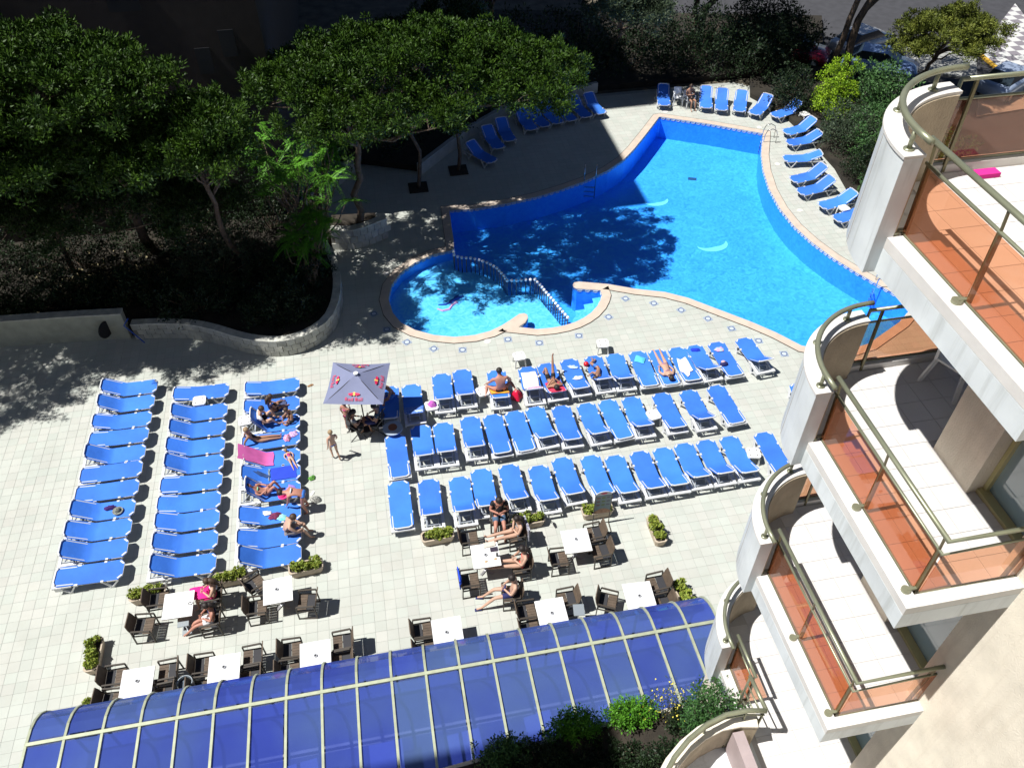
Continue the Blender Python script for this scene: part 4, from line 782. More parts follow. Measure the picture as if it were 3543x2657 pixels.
def rect(cx_, cy_, w, l, rot=0, seed=2, j=.02):
    rs = random.Random(seed); P = []
    for (x0, y0), (x1, y1) in zip([(-w,-l),(w,-l),(w,l),(-w,l)], [(w,-l),(w,l),(-w,l),(-w,-l)]):
        for k in range(4): x = x0+(x1-x0)*k/4+rs.uniform(-j, j); y = y0+(y1-y0)*k/4+rs.uniform(-j, j); P.append((cx_+x*math.cos(rot)-y*math.sin(rot), cy_+x*math.sin(rot)+y*math.cos(rot)))
    return P
def onbed(key):
    p = BEDPOS[key]; x, y, a = p[:3]; r = p[3] if len(p) > 3 else R(-90)
    def zf(px, py):
        dx, dy = px-x, py-y; ly = -dx*math.sin(r)+dy*math.cos(r)
        return .362 if ly > -.12 else .362+(-.12-ly)*math.tan(R(a))
    def W(lx, ly): return (x+lx*math.cos(r)-ly*math.sin(r), y+lx*math.sin(r)+ly*math.cos(r))
    return zf, W, r
def bcloth(key, shape, lx, ly, a, b, *args, rot=0, **k):
    zf, W, r = onbed(key); c = W(lx, ly); pts = (rect if shape == 'r' else blob)(c[0], c[1], a, b, r+rot, seed=k.get('seed', 1)); return cloth(*args[:3], pts, args[3], z=lambda x, y: zf(x, y)+.012, **k)
bcloth((2,1),'b',-.05,.35,.2,.17,'towel','crumpled dark navy cloth on the second lounger of the right-hand left column','cloth',(.03,.04,.12),col2=(.10,.13,.25),seed=3,sc=30)
bcloth((2,4),'r',0,-.38,.30,.50,'towel','pink towel over a backrest in the right-hand left column','towel',(.66,.13,.40),seed=4,th=.01)
bcloth((2,5),'b',.0,-.22,.24,.07,'jeans','blue jeans laid across a lounger in the right-hand left column','jeans',(.03,.07,.20),seed=5,rot=1.2)
bcloth((2,5),'r',.0,-.02,.24,.025,'belt','pale grey strap laid beside the jeans','strap',(.25,.30,.32),seed=6,th=.005,amp=.004)
bcloth((2,5),'r',.0,.45,.26,.40,'towel','smooth royal blue towel spread beside the jeans','towel',(.02,.06,.55),seed=7,th=.008,amp=.006)
bcloth((2,3),'b',.02,.55,.16,.13,'bag','magenta and white bag at the blonde girl\'s feet','bag',(.60,.03,.25),col2=(.75,.6,.65),seed=8,th=.12,sc=16)
bcloth((2,3),'b',-.12,.75,.14,.16,'clothes','purple patterned clothes at the end of the blonde girl\'s lounger','clothes',(.35,.06,.45),col2=(.7,.6,.75),seed=9,th=.07,sc=24)
bcloth((2,7),'b',.08,.20,.14,.18,'clothes','dark purple clothes heaped beside the bending woman','clothes',(.10,.02,.06),col2=(.25,.03,.10),seed=10,th=.12,sc=18)
bcloth((2,7),'b',-.08,-.05,.09,.14,'towel','small white cloth beside the dark purple clothes','cloth',(.72,.72,.72),seed=11,th=.05)
bcloth((2,7),'b',.18,.42,.12,.17,'towel','turquoise towel in front of the bending woman','towel',(.05,.60,.55),col2=(.5,.75,.72),seed=12,th=.06,sc=9)
bcloth((2,6),'b',.0,.68,.2,.16,'towel','lilac towel at the end of the lounger with the reclining girl','towel',(.35,.22,.75),seed=13,th=.05)
ht = thing('sun_hat', 'bright pink sun hat lying on the heap of clothes by the bending woman', 'hat', (-4.05,16.78,.5)); m_hp = mat('hot_pink', (.75,.03,.20), .8); MB().tube([(0,0,0),(0,0,.012)], .15, 18).build('brim', m_hp, ht); MB().ball((0,0,.02), .085, 12, 6, (1,1,.9)).build('crown', m_hp, ht, True)
h2 = thing('sun_hat', 'grey woven sun hat on a lounger in the leftmost column', 'hat', (-9.05,17.22,.40)); m_st = mat('grey_straw', (.30,.32,.28), .9, var2=(.06,.06,.05), vscale=30); MB().tube([(0,0,0),(0,0,.012)], .16, 18).build('brim', m_st, h2); MB().ball((0,0,.02), .10, 12, 6).build('crown', m_st, h2, True)
cloth('bag','dark violet bag beside the grey sun hat','bag',blob(-9.3,17.4,.17,.08,.1,seed=15),(.04,.01,.12),z=.38,th=.08,seed=15)
bcloth(('back',1),'r',0,-.55,.30,.36,'towel','patterned blue towel hanging over a backrest beside the parasol','towel',(.03,.13,.60),col2=(.22,.38,.75),seed=16,th=.01,sc=14)
bcloth(('back',1),'b',.12,-.72,.16,.10,'towel','pale cloth on the corner of the patterned blue towel','cloth',(.55,.68,.72),seed=17,th=.03)
cloth('bag','bright purple beach bag on the small white table','bag',blob(.98,19.88,.16,.15,seed=18),(.42,.03,.45),z=.425,th=.16,seed=18,col2=(.55,.2,.45),sc=14)
bcloth(('back',4),'r',0,-.12,.34,.26,'towel','orange and yellow towel under the broad bare-backed man','towel',(.80,.20,.05),col2=(.85,.55,.04),seed=19,th=.015,sc=7)
cloth('bag','shiny red bag on the deck right of the bare-backed man','bag',blob(3.98,20.05,.22,.22,seed=20),(.60,.01,.05),z=.05,th=.34,seed=20,rough=.3)
bcloth(('back',5),'r',0,.15,.27,.52,'towel','white towel heaped on the sixth lounger of the back row','towel',(.76,.74,.75),seed=21,th=.05,amp=.05)
bcloth(('back',5),'b',.02,-.42,.27,.20,'towel','pink and white striped towel slipping off the white one','towel',(.70,.05,.40),col2=(.80,.72,.76),seed=22,th=.05,sc=12)
bcloth(('back',6),'r',0,-.45,.29,.42,'towel','red towel over the backrest under the raised legs','towel',(.62,.04,.10),seed=23,th=.008)
bcloth(('back',7),'b',.05,.52,.18,.08,'towel','small blue and white cloth high on the eighth lounger of the back row','cloth',(.25,.45,.70),col2=(.7,.75,.75),seed=24,th=.03,sc=20,rot=-.4)
bcloth(('back',7),'b',.08,-.08,.18,.10,'towel','crumpled pale towel in the middle of the eighth lounger of the back row','cloth',(.45,.58,.75),col2=(.75,.76,.72),seed=25,th=.05,sc=16)
bcloth(('back',10),'r',.0,.50,.17,.16,'bag','turquoise beach bag on the eleventh lounger of the back row','bag',(.10,.55,.68),seed=26,th=.07,rot=-.5)
bcloth(('back',12),'b',-.05,-.1,.22,.52,'robe','white bathrobe spread over the thirteenth lounger of the back row','robe',(.78,.78,.77),seed=27,th=.05,rot=-.08)
bcloth(('back',13),'b',.0,.70,.22,.10,'towel','crumpled royal blue cloth at the foot of the fourteenth lounger of the back row','cloth',(.01,.04,.55),seed=28,th=.05,rot=-.3)
bcloth(('back',14),'b',-.02,.55,.18,.13,'towel','small pink towel on the fifteenth lounger of the back row','towel',(.65,.22,.50),col2=(.3,.65,.6),seed=29,th=.04,sc=8)
cp = thing('cap', 'dark blue peaked cap near the head of the fifteenth lounger of the back row', 'cap', (11.66,19.95,.37)); m_cp = mat('navy_felt', (.015,.015,.10), .8); MB().ball((0,0,.02), .13, 12, 6, (1.2,.8,.8)).build('crown', m_cp, cp, True); MB().ball((-.02,.05,.09), .09, 10, 5, (1,.8,.5)).build('top_panel', mat('pale_pink_felt', (.6,.4,.42), .8), cp, True)
cloth('towel','blue towel hung over the back of a chair under the sunbather\'s feet','towel',rect(.93,12.72,.03,.26,0,seed=31),(.02,.08,.60),z=.80,th=.08,seed=31,amp=.01)
MB().bar((0,0,.50), (0,0,.90), .035, .5, up=(0,1,0)).build('towel', mat('cloth_31_towel', (.02,.08,.60), .9), label='hanging front fold of the blue towel on the chair', cat='towel', loc=(.90,12.72,0))
cloth('sandals','pair of green and black shoes on the deck right of the left loungers','shoes',blob(-3.22,17.72,.12,.09,.6,seed=33),(.02,.02,.02),z=.02,th=.07,seed=33,col2=(.15,.50,.05),sc=20)
cloth('bag','zebra striped bag on the deck by the bending woman','bag',blob(-3.12,16.78,.17,.13,seed=34),(.03,.03,.03),z=.02,th=.18,seed=34,col2=(.6,.6,.55),sc=22)
for i, (x, y, w) in enumerate([(-3.2,22.05,'brown sandal on the deck beside the first lounger of the right-hand column'),(-3.22,17.1,'white flip-flop on the deck beside the reclining girl'),(4.1,14.45,'black flip-flop lying on the deck right of the second trough')]):
    s_ = thing('sandal', w, 'sandal', (x, y, 0), R(20+40*i)); MB().prism([(a*.11, b*.045) for a, b in ((-1,-.7),(-.4,-.9),(.6,-1),(1,-.4),(1,.4),(.6,1),(-.4,.9),(-1,.7))], 0, .02).build('sole', [m_edge, m_white, m_pole][i], s_); MB().tube([(0,-.045,.02),(.04,0,.06),(0,.045,.02)], .008, 6).build('strap', [m_edge, m_white, m_pole][i], s_)
# plates and tray on the sunbathers' table
for i, (dx, dy, lab) in enumerate(((-.02,-.22,'white plate with a napkin, nearest the front on the sunbathers\' table'),(.26,-.18,'white plate with crusts at the right corner of the sunbathers\' table'))):
    p_ = thing('plate', lab, 'plate', (1.76+dx, 13.29+dy, .747)); MB().tube([(0,0,0),(0,0,.012),(0,0,.014)], [.06,.11,.115], 18).build('dish', m_white, p_); MB().ball((0,0,.02), .04, 8, 5, (1.3,.8,.4)).build('food', mat('bread', (.45,.30,.15), .8), p_)
MB().box((0,0,.01), (.22,.15,.02)).build('book', mat('dark_cover', (.03,.02,.04), .6), label='dark closed book on the sunbathers\' table', cat='book', loc=(2.03,13.44,.747))
MB().box((0,0,.02), (.34,.16,.04)).build('tray', mat('cream_tray', (.62,.56,.48), .6), label='cream tray at the far edge of the sunbathers\' table', cat='tray', loc=(1.92,13.62,.747), rz=R(5))
b_ = thing('bottle', 'small clear bottle standing on the sunbathers\' table', 'bottle', (2.08,13.2,.747)); MB().tube([(0,0,0),(0,0,.14),(0,0,.19),(0,0,.23)], [.03,.03,.012,.012], 10).build('body', m_lea, b_)
MB().tube([(0,0,0),(.1,.03,.006),(.16,-.02,.006),(.08,-.06,.006),(0,-.02,0)], .008, 6).build('sunglasses', m_lea, label='black sunglasses on the table of the pink towel woman', cat='sunglasses', loc=(-6.55,13.3,.755))
bk_ = thing('ball', 'glossy red ball beside the curled-up boy on the back row', 'ball', (6.72,20.85,.33)); MB().ball((0,0,.1), .1, 14, 8).build('shell', mat('red_gloss', (.55,.01,.02), .25), bk_, True)
# a few tables standing under the glass roof, seen only as pale shapes through the panes
for i, (x, y) in enumerate([(-7.2,8.0),(-5.4,8.1),(-3.5,8.0),(-1.5,8.1),(.4,8.0),(2.3,8.1),(4.2,8.0)]):
    t = thing('indoor_table', 'pale table seen dimly through the blue glass roof, %s from the left' % ORD[i], 'table', (x, y, .012), R(3*i % 8), 'tables under the glass roof'); link('tabletop', tt, t); link('pedestal', tp_, t); link('base', tb, t)
# ------------------------------------------------ people
m_skA = mat('tanned_skin', (.36,.19,.12), .55, var=.06, vscale=4); m_skB = mat('fair_skin', (.52,.32,.23), .55, var=.06, vscale=4); m_skC = mat('reddened_skin', (.45,.21,.15), .55, var=.06, vscale=4)
m_hb = mat('dark_hair', (.018,.012,.010), .6); m_hbr = mat('brown_hair', (.06,.035,.02), .6); m_hbl = mat('blond_hair', (.32,.22,.12), .6); m_eye = mat('eye_dark', (.02,.015,.01), .3)
def skinmesh(name, nodes, edges, m, sub=1):
    bm = bmesh.new(); lay = bm.verts.layers.skin.verify(); vs_ = []
    for i, (p, r) in enumerate(nodes):
        v = bm.verts.new(p); v[lay].radius = (r, r); v[lay].use_root = (i == 0); vs_.append(v)
    for a, b in edges: bm.edges.new((vs_[a], vs_[b]))
    me = bpy.data.meshes.new('t'); bm.to_mesh(me); bm.free(); o = bpy.data.objects.new('t', me); COL.objects.link(o)
    md = o.modifiers.new('s', 'SKIN'); md.branch_smoothing = .6; md.use_smooth_shade = True; s2 = o.modifiers.new('u', 'SUBSURF'); s2.levels = sub
    dg = bpy.context.evaluated_depsgraph_get(); r = bpy.data.meshes.new_from_object(o.evaluated_get(dg)); bpy.data.objects.remove(o); bpy.data.meshes.remove(me)
    r.name = name; r.materials.clear(); r.materials.append(m); r.shade_smooth(); return r
def chain(name, pts, rad, m): 
    return skinmesh(name, list(zip([Vector(p) for p in pts], rad)), [(i, i+1) for i in range(len(pts)-1)], m)
def joinmb(me, mb):     # append extra small geometry (fingers, nose, ears) to the same body mesh
    bm = bmesh.new(); bm.from_mesh(me); t = bpy.data.meshes.new('t'); t.from_pydata(mb.v, [], mb.f); bm.from_mesh(t); bpy.data.meshes.remove(t)
    for f in bm.faces: f.smooth = True; f.material_index = 0
    bm.to_mesh(me); bm.free()
def mir(p): return (-p[0], p[1], p[2])
def person(label, loc, rz, J, skin, hair, s=1.0, wear=(), hairlen=0, broad=1, hairm=None, face=None, group=None):
    t = thing('person', label, 'person', loc, rz, group); g = {k: Vector(v)*s for k, v in J.items()}
    for k in list(g):
        if k.endswith('L') and k[:-1]+'R' not in g: g[k[:-1]+'R'] = Vector(mir(g[k]))
    up = (g['hd']-g['nk']).normalized(); F_ = Vector(face) if face else None
    if F_ is None:
        a = (g['shR']-g['shL']); F_ = Vector((-a.y, a.x, 0)) if a.length > 0 else Vector((0,1,0)); F_ = up.cross(g['shL']-g['shR']).normalized(); F_ = -F_ if F_.dot(Vector(J.get('look', (0,1,0)))) < 0 else F_
    F_.normalize(); B = broad; hd = g['hd']; chin = g['nk'].lerp(hd, .45)
    N = [(g['pel'], .125*s*B), (g['sp'], .105*s*B), (g['ch'], .125*s*B), (g['nk'], .052*s), (chin+F_*.015*s, .072*s), (hd, .092*s), (hd+up*.06*s, .06*s)]
    E = [(0,1),(1,2),(2,3),(3,4),(4,5),(5,6)]; mbx = MB()
    for S in 'LR':
        i = len(N); N += [(g['sh'+S], .062*s*B), (g['el'+S], .041*s), (g['wr'+S], .027*s)]; E += [(2,i),(i,i+1),(i+1,i+2)]
        d = (g['wr'+S]-g['el'+S]).normalized(); palm = g['wr'+S]+d*.05*s; N.append((palm, .033*s)); E.append((i+2, i+3))
        sd_ = d.cross(Vector((0,0,1))); sd_ = (sd_ if sd_.length > .1 else d.cross(Vector((0,1,0)))).normalized(); dn = d.cross(sd_).normalized()
        for k, L in enumerate((.058,.07,.066,.052)):
            o = palm+d*.02*s+sd_*(k-1.5)*.018*s; mbx.tube([o, o+d*L*.6*s, o+d*L*s*.95-dn*.012*s], [.009*s,.008*s,.006*s], 5)
        o = palm-sd_*.028*s; mbx.tube([o, o+d*.03*s-sd_*.022*s, o+d*.055*s-sd_*.026*s], [.010*s,.009*s,.006*s], 5)
        i = len(N); N += [(g['hip'+S], .092*s*B), (g['hip'+S].lerp(g['kn'+S], .5), .072*s), (g['kn'+S], .050*s), (g['kn'+S].lerp(g['an'+S], .35), .049*s), (g['an'+S], .030*s), (g['to'+S], .026*s)]
        E += [(0,i),(i,i+1),(i+1,i+2),(i+2,i+3),(i+3,i+4),(i+4,i+5)]
        mbx.ball(hd+(g['sh'+S]-g['ch']).normalized()*.088*s-F_*.0, .022*s, 6, 4)
        mbx.ball(hd+F_*.088*s+(g['sh'+S]-g['ch']).normalized()*.032*s+up*.005*s, .010*s, 6, 4)
    mbx.tube([hd+F_*.085*s+up*.01*s, hd+F_*.112*s-up*.025*s, hd+F_*.08*s-up*.03*s], [.008*s,.014*s,.006*s], 6)
    me = skinmesh('body', N, E, skin); joinmb(me, mbx); link('body', me, t)
    if hair is not None:
        c = hd-F_*.022*s+up*.03*s; hm = MB().ball(c, .104*s, 14, 9, (1,1,.98)); 
        if hairlen: hm.tube([c-F_*.06*s, c-F_*.11*s-up*hairlen*.5*s, g['ch']-F_*.12*s+up*.05*s-up*(hairlen-.2)*s], [.07*s,.075*s,.03*s], 8)
        link('hair', hm.mesh('hair', hair, True), t)
    for w in wear:
        kind, m = w[0], w[1]
        mid = lambda a, b, q: g[a].lerp(g[b], q)
        if kind in ('shorts', 'briefs', 'jeans'):
            q = {'shorts': .62, 'briefs': .06, 'jeans': .85}[kind]; r2 = {'shorts': .092, 'briefs': .10, 'jeans': .082}[kind]
            nn = [(g['pel']+(g['sp']-g['pel'])*.15, .136*s*B), (g['pel'], .134*s*B)]; ee = [(0,1)]
            for S in 'LR': i = len(nn); nn += [(g['hip'+S], .104*s*B), (mid('hip'+S,'kn'+S,q), r2*s)]; ee += [(1,i),(i,i+1)]
            link(kind, skinmesh(kind, nn, ee, m), t)
        elif kind == 'shirt':
            nn = [(g['ch'], .140*s*B), (g['sp'], .120*s*B), (g['pel'].lerp(g['sp'],.2), .138*s*B)]; ee = [(0,1),(1,2)]
            for S in 'LR': i = len(nn); nn += [(g['sh'+S], .076*s*B), (mid('sh'+S,'el'+S,.55), .058*s)]; ee += [(0,i),(i,i+1)]
            link('shirt', skinmesh('shirt', nn, ee, m), t)
        elif kind == 'top':
            link('bikini_top', chain('bikini_top', [g['ch'].lerp(g['sp'],.12), g['ch'].lerp(g['sp'],.42)], [.145*s*B,.134*s*B], m), t)
        elif kind == 'suit':
            link('swimsuit', chain('swimsuit', [g['ch'], g['sp'], g['pel']], [.134*s*B,.114*s*B,.136*s*B], m), t)
        elif kind == 'sandals':
            for S in 'LR': link('sandal', MB().bar(g['an'+S]-Vector((0,0,.055*s)), g['to'+S]+(g['to'+S]-g['an'+S])*.25-Vector((0,0,.02*s)), .085*s, .02*s).mesh('sandal', m), t)
    return t
STAND = dict(pel=(0,0,.94), sp=(0,.01,1.12), ch=(0,0,1.33), nk=(0,0,1.47), hd=(0,.02,1.60), shL=(-.17,0,1.38), elL=(-.23,-.02,1.12), wrL=(-.24,.06,.88), hipL=(-.09,0,.90), knL=(-.10,.02,.50), anL=(-.10,-.02,.09), toL=(-.11,.12,.03))
def P(base, **k): d = dict(base); d.update(k); return d
WALK = P(STAND, knL=(-.09,.18,.52), anL=(-.09,.05,.15), toL=(-.09,.17,.06), knR=(.09,-.02,.49), anR=(.09,-.22,.10), toR=(.09,-.10,.03), elL=(-.24,-.12,1.12), wrL=(-.25,-.05,.90), elR=(.24,.05,1.12), wrR=(.24,.18,.93))
SIT = dict(pel=(0,-.06,.53), sp=(0,-.10,.72), ch=(0,-.14,.93), nk=(0,-.11,1.07), hd=(0,-.04,1.19), shL=(-.17,-.14,.98), elL=(-.25,-.02,.76), wrL=(-.10,.14,.80), hipL=(-.09,-.03,.52), knL=(-.12,.42,.54), anL=(-.13,.44,.10), toL=(-.13,.58,.04))
LEGSUP = P(SIT, knL=(-.09,.44,.56), anL=(-.07,.88,.50), toL=(-.08,.93,.62), knR=(.09,.44,.55), anR=(.10,.86,.50), toR=(.11,.93,.60))
PRONE = dict(pel=(0,.05,.46), sp=(0,-.12,.46), ch=(0,-.33,.46), nk=(0,-.48,.47), hd=(.03,-.60,.47), shL=(-.17,-.40,.45), elL=(-.27,-.18,.43), wrL=(-.20,.03,.41), hipL=(-.09,.10,.45), knL=(-.10,.52,.43), anL=(-.11,.92,.43), toL=(-.13,1.03,.40), look=(0,0,-1))
m_navy = mat('navy_cloth', (.015,.02,.10), .8); m_blk = mat('black_cloth', (.012,.012,.016), .85); m_blu = mat('swim_blue', (.03,.16,.55), .6); m_cor = mat('coral_cloth', (.78,.12,.10), .7); m_wht = mat('white_cotton', (.74,.74,.76), .8); m_den = mat('denim', (.07,.13,.22), .85, var=.15, vscale=12); m_mag = mat('magenta_swim', (.42,.02,.16), .6); m_grn = mat('mint_swim', (.20,.55,.38), .7); m_pat = mat('floral_swim', (.55,.25,.35), .7, var2=(.10,.05,.15), vscale=30)
person('small boy in blue trunks walking away across the open deck', (-2.42,18.42,0), R(25), WALK, m_skB, m_hbl, .80, [('briefs', m_blu)])
person('girl in a pink swimsuit standing at the left edge of the parasol', (-1.93,19.62,0), R(-40), P(STAND, elR=(.25,.05,1.15), wrR=(.12,.16,1.3)), m_skC, m_hb, .82, [('briefs', m_mag), ('top', m_mag)])
person('dark-haired woman sitting under the parasol beside its pole', (-1.62,19.35,0), R(-75), SIT, m_skA, m_hb, .95, [('shirt', mat('grey_cloth', (.22,.22,.22), .9)), ('shorts', m_blk)], .35)
person('person in dark blue clothes deep in the parasol shade', (-1.02,19.42,0), R(80), SIT, m_skA, m_hb, 1.0, [('shirt', mat('teal_cloth', (.04,.07,.10), .9)), ('jeans', m_navy)])
for x, y, r, w in ((-1.68,19.35,R(-75),'black folding chair under the dark-haired woman by the parasol pole'),(-.96,19.42,R(80),'black folding chair under the person in dark blue in the parasol shade')):
    t = thing('folding_chair', w, 'chair', (x, y, 0), r); MB().box((0,0,.44), (.46,.42,.02)).build('seat', m_lea, t); MB().box((0,-.23,.68), (.44,.02,.36), 0, R(-10)).build('backrest', m_lea, t)
    for s in (-1, 1): MB().bar((s*.23,-.3,.86), (s*.23,.25,0), .025).bar((s*.23,.2,.44), (s*.23,-.28,0), .025).build('leg', m_pole, t)
person('stooping bald man in blue shorts on the lounger at the right edge of the parasol', (-.36,20.55,0), R(120), P(SIT, ch=(0,.12,.88), nk=(0,.22,.98), hd=(0,.30,1.08), shL=(-.18,.10,.92), sp=(0,-.0,.72), elL=(-.24,.25,.70), wrL=(-.18,.42,.58)), m_skA, None, 1.0, [('shorts', m_blu)])
person('broad bare-backed man in black trunks sitting back to the camera', (3.42,20.22,0), R(3), dict(pel=(0,-.15,.49), sp=(0,-.13,.68), ch=(0,-.06,.90), nk=(0,.02,1.03), hd=(0,.07,1.15), shL=(-.21,-.05,.94), elL=(-.34,.05,.72), wrL=(-.42,.20,.52), hipL=(-.11,-.10,.48), knL=(-.42,.16,.46), anL=(-.50,-.12,.40), toL=(-.55,-.22,.36)), m_skC, m_hb, 1.05, [('briefs', m_blk)], broad=1.25)
person('tanned man lying back with one leg straight up on a red towel', (5.27,20.28,0), R(3), dict(pel=(0,-.12,.47), sp=(0,-.28,.53), ch=(0,-.47,.62), nk=(0,-.60,.70), hd=(0,-.70,.78), shL=(-.18,-.50,.64), elL=(-.30,-.50,.62), wrL=(-.08,-.36,.80), hipL=(-.09,-.06,.48), knL=(-.14,.22,.86), anL=(-.16,.38,.46), toL=(-.16,.50,.42), knR=(.12,.22,.86), anR=(.16,.42,1.22), toR=(.17,.38,1.34), hipR=(.09,-.06,.48), look=(0,0,1)), m_skA, m_hb, 1.0, [('shorts', m_blk)])
person('boy in blue shorts curled on his side on the ninth lounger of the back row', (7.05,20.42,0), R(-35), dict(pel=(-.05,.10,.47), sp=(.02,-.04,.47), ch=(.05,-.22,.48), nk=(.08,-.34,.49), hd=(.05,-.45,.50), shL=(-.02,-.28,.56), shR=(.14,-.24,.42), elL=(-.16,-.18,.48), wrL=(-.22,-.32,.46), elR=(.10,-.05,.42), wrR=(-.08,-.1,.42), hipL=(-.06,.12,.53), hipR=(-.04,.14,.42), knL=(-.40,.24,.50), knR=(-.36,.30,.41), anL=(-.30,.55,.44), anR=(-.42,.58,.41), toL=(-.38,.62,.42), toR=(-.52,.64,.40), look=(-1,0,0)), m_skA, m_hbr, .95, [('shorts', m_blu)])
person('woman in a patterned bikini lying face down in the back row', (9.47,20.15,0), R(0), PRONE, m_skB, m_hb, 1.0, [('briefs', m_pat), ('top', m_pat)])
person('man in a black shirt and denim shorts sitting looking at his phone', (2.42,14.72,0), R(172), P(SIT, wrL=(-.06,.16,.86), hd=(0,.0,1.19)), m_skC, m_hb, 1.1, [('shirt', m_blk), ('shorts', m_den)], broad=1.1)
person('dark-haired woman reading with her legs stretched onto a chair above the table of plates', (2.78,14.05,0), R(95), P(LEGSUP, wrL=(-.06,.05,.75)), m_skB, m_hb, 1.0, [('briefs', mat('grey_blue_swim', (.15,.20,.25), .7)), ('top', mat('grey_blue_swim', (.15,.20,.25), .7))], .3)
person('woman in a coral bikini with her feet up below the table of plates', (2.72,12.98,0), R(85), LEGSUP, m_skB, m_hb, 1.04, [('briefs', m_cor), ('top', m_cor)], .3)
person('bare-chested man in navy shorts and flip-flops sitting nearest the glass roof', (2.26,12.1,0), R(82), P(SIT, knL=(-.15,.42,.50), anL=(-.19,.78,.10), toL=(-.20,.93,.04), knR=(.12,.42,.50), anR=(.15,.74,.10), toR=(.17,.90,.04)), m_skB, m_hb, 1.05, [('shorts', m_navy), ('sandals', m_navy)], broad=1.08)
tw = MB().bar((0,0,.42), (0,0,.98), .05, .56, up=(0,1,0)).build('towel', mat('stripe_cloth', (.70,.70,.74), .9, var2=(.04,.04,.12), vscale=18), label='navy and white striped towel over the back of the reading woman\'s chair', cat='towel', loc=(3.12,14.02,0), rz=R(5))
person('long-haired woman at the table with a pink towel on her lap', (-5.98,13.62,0), R(90), P(SIT, hd=(0,-.02,1.19)), m_skB, m_hbr, .98, [('top', m_wht), ('shorts', mat('hot_pink', (.75,.03,.20), .8))], .35)
cloth('towel', 'hot pink towel over the lap of the long-haired woman', 'towel', rect(-6.32,13.66,.27,.2,0,seed=41), (.80,.02,.25), z=.60, th=.05, seed=41, amp=.03)
person('dark-haired woman in white shorts with her bare legs crossed towards the silver stand', (-5.98,12.85,0), R(105), P(SIT, knL=(-.06,.42,.54), anL=(.02,.72,.22), toL=(.02,.84,.16), anR=(.10,.70,.10), toR=(.12,.84,.05)), m_skC, m_hb, .96, [('shorts', m_wht), ('top', m_navy)], .35)
person('dark-haired woman in a dark top sitting beyond the boy on the right-hand column', (-4.42,20.72,0), R(-60), P(SIT, pel=(0,-.06,.46), sp=(0,-.08,.62), ch=(0,-.08,.82), nk=(0,-.04,.95), hd=(0,.02,1.07), shL=(-.16,-.08,.86), elL=(-.22,.02,.66), wrL=(-.1,.16,.6), hipL=(-.09,-.03,.45), knL=(-.15,.32,.50), anL=(-.15,.50,.42), toL=(-.15,.6,.40)), m_skA, m_hbr, .92, [('shirt', m_navy), ('shorts', m_blk)], .3)
HUG = dict(pel=(0,-.08,.47), sp=(0,-.12,.63), ch=(0,-.08,.83), nk=(0,.0,.95), hd=(0,.06,1.06), shL=(-.17,-.07,.87), elL=(-.26,.08,.64), wrL=(-.16,.28,.56), hipL=(-.10,-.04,.46), knL=(-.20,.28,.72), anL=(-.14,.42,.42), toL=(-.16,.54,.39))
person('person in a white shirt and black shorts hunched against the upright backrest', (-4.72,20.12,0), R(-85), HUG, m_skB, m_hbr, 1.0, [('shirt', m_wht), ('shorts', m_blk)])
person('bare-backed boy in black shorts sitting at the end of the upright lounger', (-3.86,20.12,0), R(95), P(HUG, knL=(-.30,.20,.50), anL=(-.05,.30,.42), toL=(.0,.38,.40)), m_skA, m_hbr, .82, [('shorts', m_blk)])
person('blonde girl in a dark swimsuit leaning on her arms with her legs stretched out', (-5.02,19.36,0), R(-88), dict(pel=(0,.12,.46), sp=(0,-.02,.60), ch=(0,-.14,.78), nk=(0,-.16,.91), hd=(0,-.14,1.03), shL=(-.16,-.15,.82), elL=(-.22,-.30,.62), wrL=(-.22,-.32,.42), hipL=(-.08,.16,.45), knL=(-.07,.56,.47), anL=(-.06,.94,.43), toL=(-.07,.98,.54)), m_skA, m_hbl, .92, [('suit', m_blk)])
person('little child in a magenta swimsuit lying across the end of the pink towel lounger', (-3.86,18.40,0), R(200), {k: v for k, v in P(PRONE).items()}, m_skB, m_hbl, .55, [('suit', m_mag)]).location.z = .16
person('girl in a mint top lying back with her knees drawn up in the right-hand column', (-4.55,17.08,0), R(-92), dict(pel=(0,-.05,.47), sp=(0,-.20,.54), ch=(0,-.36,.68), nk=(0,-.46,.79), hd=(0,-.54,.88), shL=(-.16,-.38,.70), elL=(-.24,-.18,.62), wrL=(-.12,.0,.68), hipL=(-.09,.0,.47), knL=(-.12,.30,.85), anL=(-.10,.46,.44), toL=(-.11,.56,.41), look=(0,0,1)), m_skC, m_hb, .92, [('top', m_grn), ('briefs', m_pat)], .25)
person('woman in a blue bikini bottom bending over the loungers', (-3.40,16.45,0), R(82), dict(pel=(0,0,.86), sp=(0,.16,.96), ch=(0,.38,1.00), nk=(0,.51,.98), hd=(0,.62,.95), shL=(-.17,.38,.97), elL=(-.20,.42,.72), wrL=(-.14,.50,.52), hipL=(-.10,-.02,.84), knL=(-.12,.05,.47), anL=(-.14,-.06,.09), toL=(-.15,.08,.03), look=(0,0,-1)), m_skC, m_hb, 1.0, [('briefs', m_blu), ('top', m_wht)])
person('bare-chested man sitting hunched on the end of a lounger, feet on the deck', (-3.82,15.4,0), R(-80), P(SIT, pel=(0,-.06,.46), sp=(0,-.10,.63), ch=(0,.0,.83), nk=(0,.10,.93), hd=(0,.18,1.02), shL=(-.18,-.01,.86), elL=(-.24,.16,.64), wrL=(-.1,.34,.55), knL=(-.14,.36,.50), anL=(-.12,.48,.09), toL=(-.12,.62,.03)), m_skB, m_hbr, 1.05, [('shorts', mat('grey_shorts', (.20,.18,.18), .8))], broad=1.1)
person('tanned person sitting in dappled shade on the far poolside between the loungers', (17.45,40.0,0), R(190), SIT, m_skA, m_hbr, 1.0, [('shorts', m_blk)])
